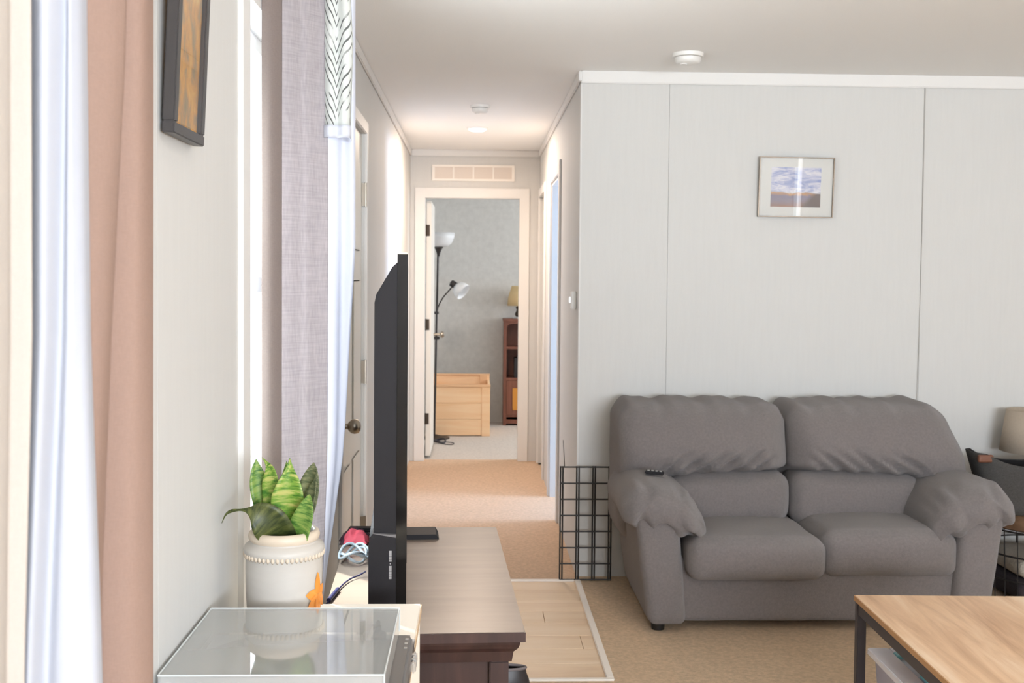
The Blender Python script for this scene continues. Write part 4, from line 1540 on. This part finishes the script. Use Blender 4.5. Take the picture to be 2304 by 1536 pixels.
obj('rim', lathe(B(), [(0.0672, 0.9025), (0.0708, 0.9072), (0.0722, 0.913), (0.0697, 0.9195), (0.0655, 0.9231), (0.0630, 0.9234)], PX, PY, 64, cap=False), M['pot_rim'], t, smooth='all')
obj('soil', lathe(B(), [(0.0572, 0.900), (0.02, 0.903)], PX, PY, 32), M['soil'], t)
# orange flower painted on the pot (slightly raised glaze)
fa, fz = math.radians(-21), 0.797


def petal(ang, ln, wd):
    bm = B()
    n = 10
    pts = []
    for i in range(n + 1):
        s = i / n
        w = wd * math.sin(math.pi * min(1, s * 0.98 + 0.02)) ** 0.7 * (1 - 0.35 * s)
        pts.append((s * ln, w))
    out = pts + [(a_, -b_) for a_, b_ in pts[::-1][1:-1]]
    vs = []
    for u, v in out:
        du = u * math.cos(ang) - v * math.sin(ang)
        dz = u * math.sin(ang) + v * math.cos(ang)
        z = fz + dz
        r = 0.0775 if z > 0.76 else 0.0760
        a = fa + du / 0.0775
        vs.append(bm.verts.new((PX + (r + 0.0006) * math.cos(a), PY + (r + 0.0006) * math.sin(a), z)))
    bm.faces.new(vs)
    bmesh.ops.triangulate(bm, faces=bm.faces)
    return bm


for ang, ln, wd in ((92, 0.046, 0.012), (172, 0.036, 0.014), (230, 0.056, 0.015), (272, 0.044, 0.012), (20, 0.036, 0.013), (320, 0.046, 0.013)):
    obj('flower_petal', petal(math.radians(ang), ln, wd), M['flower'], t)


def leaf(spine, m, normal=(0, -1, 0.1), cup=0.25, n=18):
    """spine: (x,y,z,half width); blade faces 'normal'"""
    P = spline([s[:3] for s in spine], 5)
    W = [w.x for w in spline([(s[3], 0, 0) for s in spine], 5)]
    bm = B()
    uvl = bm.loops.layers.uv.new('UVMap')
    N0 = Vector(normal).normalized()
    rows = []
    for i, p in enumerate(P):
        a, b = P[max(0, i - 1)], P[min(len(P) - 1, i + 1)]
        tg = (b - a).normalized()
        side = tg.cross(N0).normalized()
        nn = side.cross(tg).normalized()
        r = []
        for j in range(7):
            q = j / 3 - 1
            w = max(0.0004, W[i])
            r.append(bm.verts.new(p + side * (q * w) + nn * (cup * w * (q * q))))
        rows.append(r)
    m_ = len(rows)
    for i in range(m_ - 1):
        for j in range(6):
            f = bm.faces.new((rows[i][j], rows[i][j + 1], rows[i + 1][j + 1], rows[i + 1][j]))
            for lp, (jj, ii) in zip(f.loops, ((j, i), (j + 1, i), (j + 1, i + 1), (j, i + 1))):
                lp[uvl].uv = (jj / 6, ii / (m_ - 1))
    o = obj('leaf', bm, m, t, smooth='all')
    o.modifiers.new('leaf_thickness', 'SOLIDIFY').thickness = 0.0015
    return o


# back row, then centre, then the front pair
leaf([(-0.400, 2.285, 0.895, 0.012), (-0.425, 2.285, 0.955, 0.022), (-0.440, 2.285, 1.005, 0.021), (-0.446, 2.283, 1.040, 0.012), (-0.447, 2.283, 1.062, 0.001)], M['leaf_green'], (0.35, -1, 0.1))
leaf([(-0.395, 2.272, 0.895, 0.010), (-0.408, 2.270, 0.960, 0.018), (-0.412, 2.268, 1.010, 0.020), (-0.414, 2.266, 1.042, 0.012), (-0.422, 2.265, 1.058, 0.004), (-0.432, 2.265, 1.069, 0.0006)], M['leaf_bright'], (-0.3, -1, 0))
leaf([(-0.365, 2.285, 0.895, 0.012), (-0.346, 2.285, 0.960, 0.022), (-0.336, 2.283, 1.010, 0.022), (-0.331, 2.282, 1.040, 0.012), (-0.329, 2.282, 1.056, 0.001)], M['leaf_olive'], (-0.25, -1, 0.1))
leaf([(-0.362, 2.268, 0.895, 0.010), (-0.340, 2.266, 0.955, 0.018), (-0.328, 2.264, 1.000, 0.014), (-0.322, 2.262, 1.024, 0.004), (-0.319, 2.262, 1.047, 0.0006)], M['leaf_olive'], (-0.8, -0.8, 0.1))
leaf([(-0.384, 2.262, 0.900, 0.010), (-0.380, 2.256, 0.945, 0.026), (-0.377, 2.252, 0.985, 0.033), (-0.374, 2.250, 1.020, 0.024), (-0.373, 2.250, 1.048, 0.009), (-0.373, 2.250, 1.070, 0.0006)], M['leaf_bright'], (0.1, -1, 0.15), cup=0.35)
leaf([(-0.392, 2.266, 0.930, 0.008), (-0.388, 2.262, 0.985, 0.016), (-0.383, 2.261, 1.030, 0.010), (-0.381, 2.261, 1.062, 0.0006)], M['leaf_green'], (0.5, -1, 0.1))
leaf([(-0.362, 2.252, 0.884, 0.022), (-0.350, 2.226, 0.925, 0.025), (-0.338, 2.218, 0.960, 0.021), (-0.332, 2.218, 0.985, 0.013), (-0.329, 2.220, 1.002, 0.002)], M['leaf_green'], (-0.25, -1, 0.2))
leaf([(-0.384, 2.252, 0.884, 0.034), (-0.395, 2.222, 0.925, 0.036), (-0.410, 2.210, 0.950, 0.036), (-0.428, 2.206, 0.966, 0.026), (-0.446, 2.207, 0.972, 0.008), (-0.462, 2.210, 0.973, 0.0024),
      (-0.482, 2.214, 0.970, 0.0034), (-0.494, 2.216, 0.962, 0.0020), (-0.502, 2.216, 0.945, 0.0005)], M['leaf_dark'], (0.05, -1, 0.2), cup=0.2)
leaf([(-0.412, 2.258, 0.884, 0.018), (-0.420, 2.242, 0.920, 0.020), (-0.428, 2.240, 0.94, 0.014), (-0.434, 2.240, 0.958, 0.003)], M['leaf_dark'], (0.2, -1, 0.2))

# ================================================================== BEDROOM
# pine chest without its lid
t = thing('pine_box', 'open knotty pine box on the bedroom carpet, seen through the far doorway', 'box', (-0.13, 10.27, 0.0))
for i in range(3):
    z0 = 0.006 + i * 0.147
    obj('plank', bx(-0.42, 0.062, 10.004, 10.020, z0, z0 + 0.1455), M['pine'], t, bevel=0.002, segs=1)
obj('corner_post', bx(0.064, 0.139, 10.0, 10.020, 0.0, 0.446), M['pine'], t, bevel=0.002)
obj('top_rail', bx(-0.44, 0.142, 9.992, 10.030, 0.446, 0.466), M['pine_light'], t, bevel=0.002)
obj('end_panel', bx(0.119, 0.139, 10.020, 10.53, 0.0, 0.465), M['pine'], t)
obj('end_panel', bx(-0.44, -0.42, 10.0, 10.53, 0.0, 0.465), M['pine'], t)
obj('back_panel', bx(-0.44, 0.139, 10.53, 10.55, 0.0, 0.505), M['pine'], t)
obj('back_rail', bx(-0.44, 0.142, 10.520, 10.552, 0.505, 0.520), M['pine_light'], t)
obj('back_stile', bx(0.05, 0.119, 10.520, 10.530, 0.40, 0.505), M['pine_light'], t)
obj('bottom', bx(-0.42, 0.119, 10.020, 10.53, 0.02, 0.035), M['pine'], t)

# floor lamp
LX, LY = -0.345, 9.86
t = thing('floor_lamp', 'black torchiere floor lamp with white bowl and side reading arm in the bedroom', 'floor lamp', (LX, LY, 0.0))
obj('base', lathe(B(), [(0.125, 0.0), (0.125, 0.010), (0.03, 0.028), (0.012, 0.035)], LX, LY, 36), M['black_metal'], t, smooth=True)
obj('pole', tube(B(), [(LX - 0.012, LY, 0.03), (LX, LY, 0.90), (LX + 0.012, LY, 1.63)], 0.0095, 12), M['black_metal'], t, smooth=True)
BX = LX + 0.016
obj('cup', lathe(B(), [(0.011, 1.615), (0.016, 1.645), (0.030, 1.680), (0.046, 1.705)], BX, LY, 28), M['black_metal'], t, smooth=True)
o = obj('bowl', lathe(B(), [(0.040, 1.700), (0.085, 1.708), (0.118, 1.735), (0.137, 1.780), (0.143, 1.826)], BX, LY, 40, cap=False), M['shade_white'], t, smooth='all')
o.modifiers.new('bowl_thickness', 'SOLIDIFY').thickness = 0.003
obj('switch_collar', bx(LX - 0.030, LX + 0.030, LY - 0.014, LY + 0.014, 0.880, 0.908), M['black_metal'], t, bevel=0.004)
obj('reading_arm', tube(B(), spline([(LX + 0.005, LY, 1.120), (LX + 0.020, LY, 1.18), (LX + 0.060, LY - 0.01, 1.255), (LX + 0.115, LY - 0.02, 1.320), (LX + 0.145, LY - 0.02, 1.355)], 5), 0.006, 8), M['black_metal'], t, smooth=True)
obj('arm_clamp', bx(LX - 0.018, LX + 0.022, LY - 0.012, LY + 0.012, 1.105, 1.130), M['black_metal'], t, bevel=0.003)


def tilted(prof, at, direction, seg=28, cap=True):
    bm = lathe(B(), prof, 0, 0, seg, cap)
    q = Vector((0, 0, 1)).rotation_difference(Vector(direction).normalized())
    bmesh.ops.rotate(bm, verts=bm.verts, cent=(0, 0, 0), matrix=q.to_matrix())
    bmesh.ops.translate(bm, verts=bm.verts, vec=at)
    return bm


obj('reading_socket', tilted([(0.018, -0.03), (0.030, -0.022), (0.030, 0.018), (0.024, 0.03)], (LX + 0.150, LY - 0.02, 1.372), (1, -0.2, -0.55)), M['black_metal'], t, smooth=True)
o = obj('reading_shade', tilted([(0.028, 0.0), (0.058, 0.022), (0.074, 0.055), (0.078, 0.095)], (LX + 0.172, LY - 0.025, 1.358), (0.75, -0.35, -0.62), cap=False), M['shade_white'], t, smooth='all')
o.modifiers.new('shade_thickness', 'SOLIDIFY').thickness = 0.003
obj('bulb', tilted([(0.01, 0.0), (0.026, 0.03), (0.028, 0.05), (0.014, 0.072)], (LX + 0.172, LY - 0.025, 1.358), (0.75, -0.35, -0.62)), M['shade_white'], t, smooth=True)

bm = B()
for kx, rr in ((0.0, 0.052), (0.006, 0.044), (-0.006, 0.058)):
    tube(bm, [(-0.300 + kx + rr * math.cos(2 * math.pi * i / 26), 9.60 + 0.085 * math.sin(2 * math.pi * i / 26), 0.006 + 0.010 * abs(kx) / 0.006 + 0.006 * (1 + math.sin(4 * math.pi * i / 26))) for i in range(26)], 0.0045, 6, True)
tube(bm, spline([(-0.34, 9.66, 0.006), (-0.27, 9.50, 0.006), (-0.20, 9.46, 0.006), (-0.175, 9.52, 0.006), (-0.20, 9.58, 0.006), (-0.28, 9.62, 0.006)], 5), 0.0035, 6)
tag(obj('coiled_cable', bm, M['cable_black'], smooth=True), 'black coiled power cord on the bedroom carpet in front of the pine box', 'cable')

# bookcase
KX0, KX1, KY0, KY1 = 0.276, 0.96, 10.72, 10.99
t = thing('bookcase', 'red-brown bookcase with open shelves and amber door in the bedroom', 'bookcase', (0.62, 10.85, 0.0))
for x0 in (KX0, KX1 - 0.030):
    obj('side_panel', bx(x0, x0 + 0.030, KY0, KY1, 0.0, 1.025), M['cherry'], t, bevel=0.002)
obj('top', bx(KX0 - 0.006, KX1 + 0.006, KY0 - 0.008, KY1, 1.010, 1.036), M['cherry'], t, bevel=0.002)
for z in (0.742, 0.44, 0.06):
    obj('shelf', bx(KX0 + 0.03, KX1 - 0.03, KY0 + 0.004, KY1 - 0.01, z, z + 0.024), M['cherry'], t)
obj('back_panel', bx(KX0 + 0.03, KX1 - 0.03, KY1 - 0.01, KY1, 0.0, 1.02), M['cherry'], t)
bm = B()
prism(bm, [(KX0 + 0.03, 1.010), (KX0 + 0.03, 0.965), (KX0 + 0.06, 0.985), (KX0 + 0.16, 0.992), (KX1 - 0.16, 0.992), (KX1 - 0.06, 0.985), (KX1 - 0.03, 0.965), (KX1 - 0.03, 1.010)], 'y', KY0 + 0.002, KY0 + 0.02)
obj('arched_rail', bm, M['cherry'], t)
obj('base_rail', bx(KX0 + 0.03, KX1 - 0.03, KY0 + 0.004, KY0 + 0.024, 0.02, 0.10), M['cherry'], t)
for i, x0 in enumerate((KX0 + 0.032, KX0 + 0.344)):
    d = obj('door', bx(x0, x0 + 0.306, KY0 + 0.001, KY0 + 0.020, 0.102, 0.438), M['cherry'], t, bevel=0.002)
    obj('door_panel', bx(x0 + 0.058, x0 + 0.248, KY0 - 0.003, KY0 + 0.001, 0.150, 0.365), M['amber'], d, bevel=0.002)
xb = 0.382
for i, (wd, hh) in enumerate(((0.030, 0.19), (0.026, 0.21), (0.034, 0.18))):
    o = obj('book', bx(xb, xb + wd - 0.001, 10.76, 10.92, 0.4645, 0.4645 + hh), M['book'], bevel=0.002)
    tag(o, ('dark book at the left end of the short row on the bookcase middle shelf', 'tallest dark book in the middle of the row on the bookcase shelf',
            'thick dark book at the right end of the row on the bookcase shelf')[i], 'book', 'dark books on the bookcase')
    xb += wd

# small lamp on the bookcase
t = thing('table_lamp', 'small table lamp with a cream shade on top of the bookcase', 'table lamp', (0.425, 10.86, 1.036))
obj('plinth', lathe(B(), [(0.055, 1.036), (0.055, 1.046), (0.03, 1.052)], 0.425, 10.86, 24), M['shade_white'], t, smooth=True)
obj('base', lathe(B(), [(0.024, 1.052), (0.040, 1.075), (0.030, 1.10), (0.020, 1.12), (0.030, 1.14), (0.010, 1.165), (0.006, 1.22)], 0.425, 10.86, 24), M['bronze'], t, smooth=True)
o = obj('shade', lathe(B(), [(0.112, 1.160), (0.104, 1.24), (0.072, 1.352)], 0.425, 10.86, 36, cap=False), M['shade_cream'], t, smooth='all')
o.modifiers.new('shade_thickness', 'SOLIDIFY').thickness = 0.003
obj('shade_spider', bx(0.350, 0.500, 10.857, 10.863, 1.335, 1.340), M['bronze'], t)
obj('harp', tube(B(), [(0.425, 10.86, 1.21), (0.425, 10.86, 1.345)], 0.004, 6), M['bronze'], t, smooth=True)
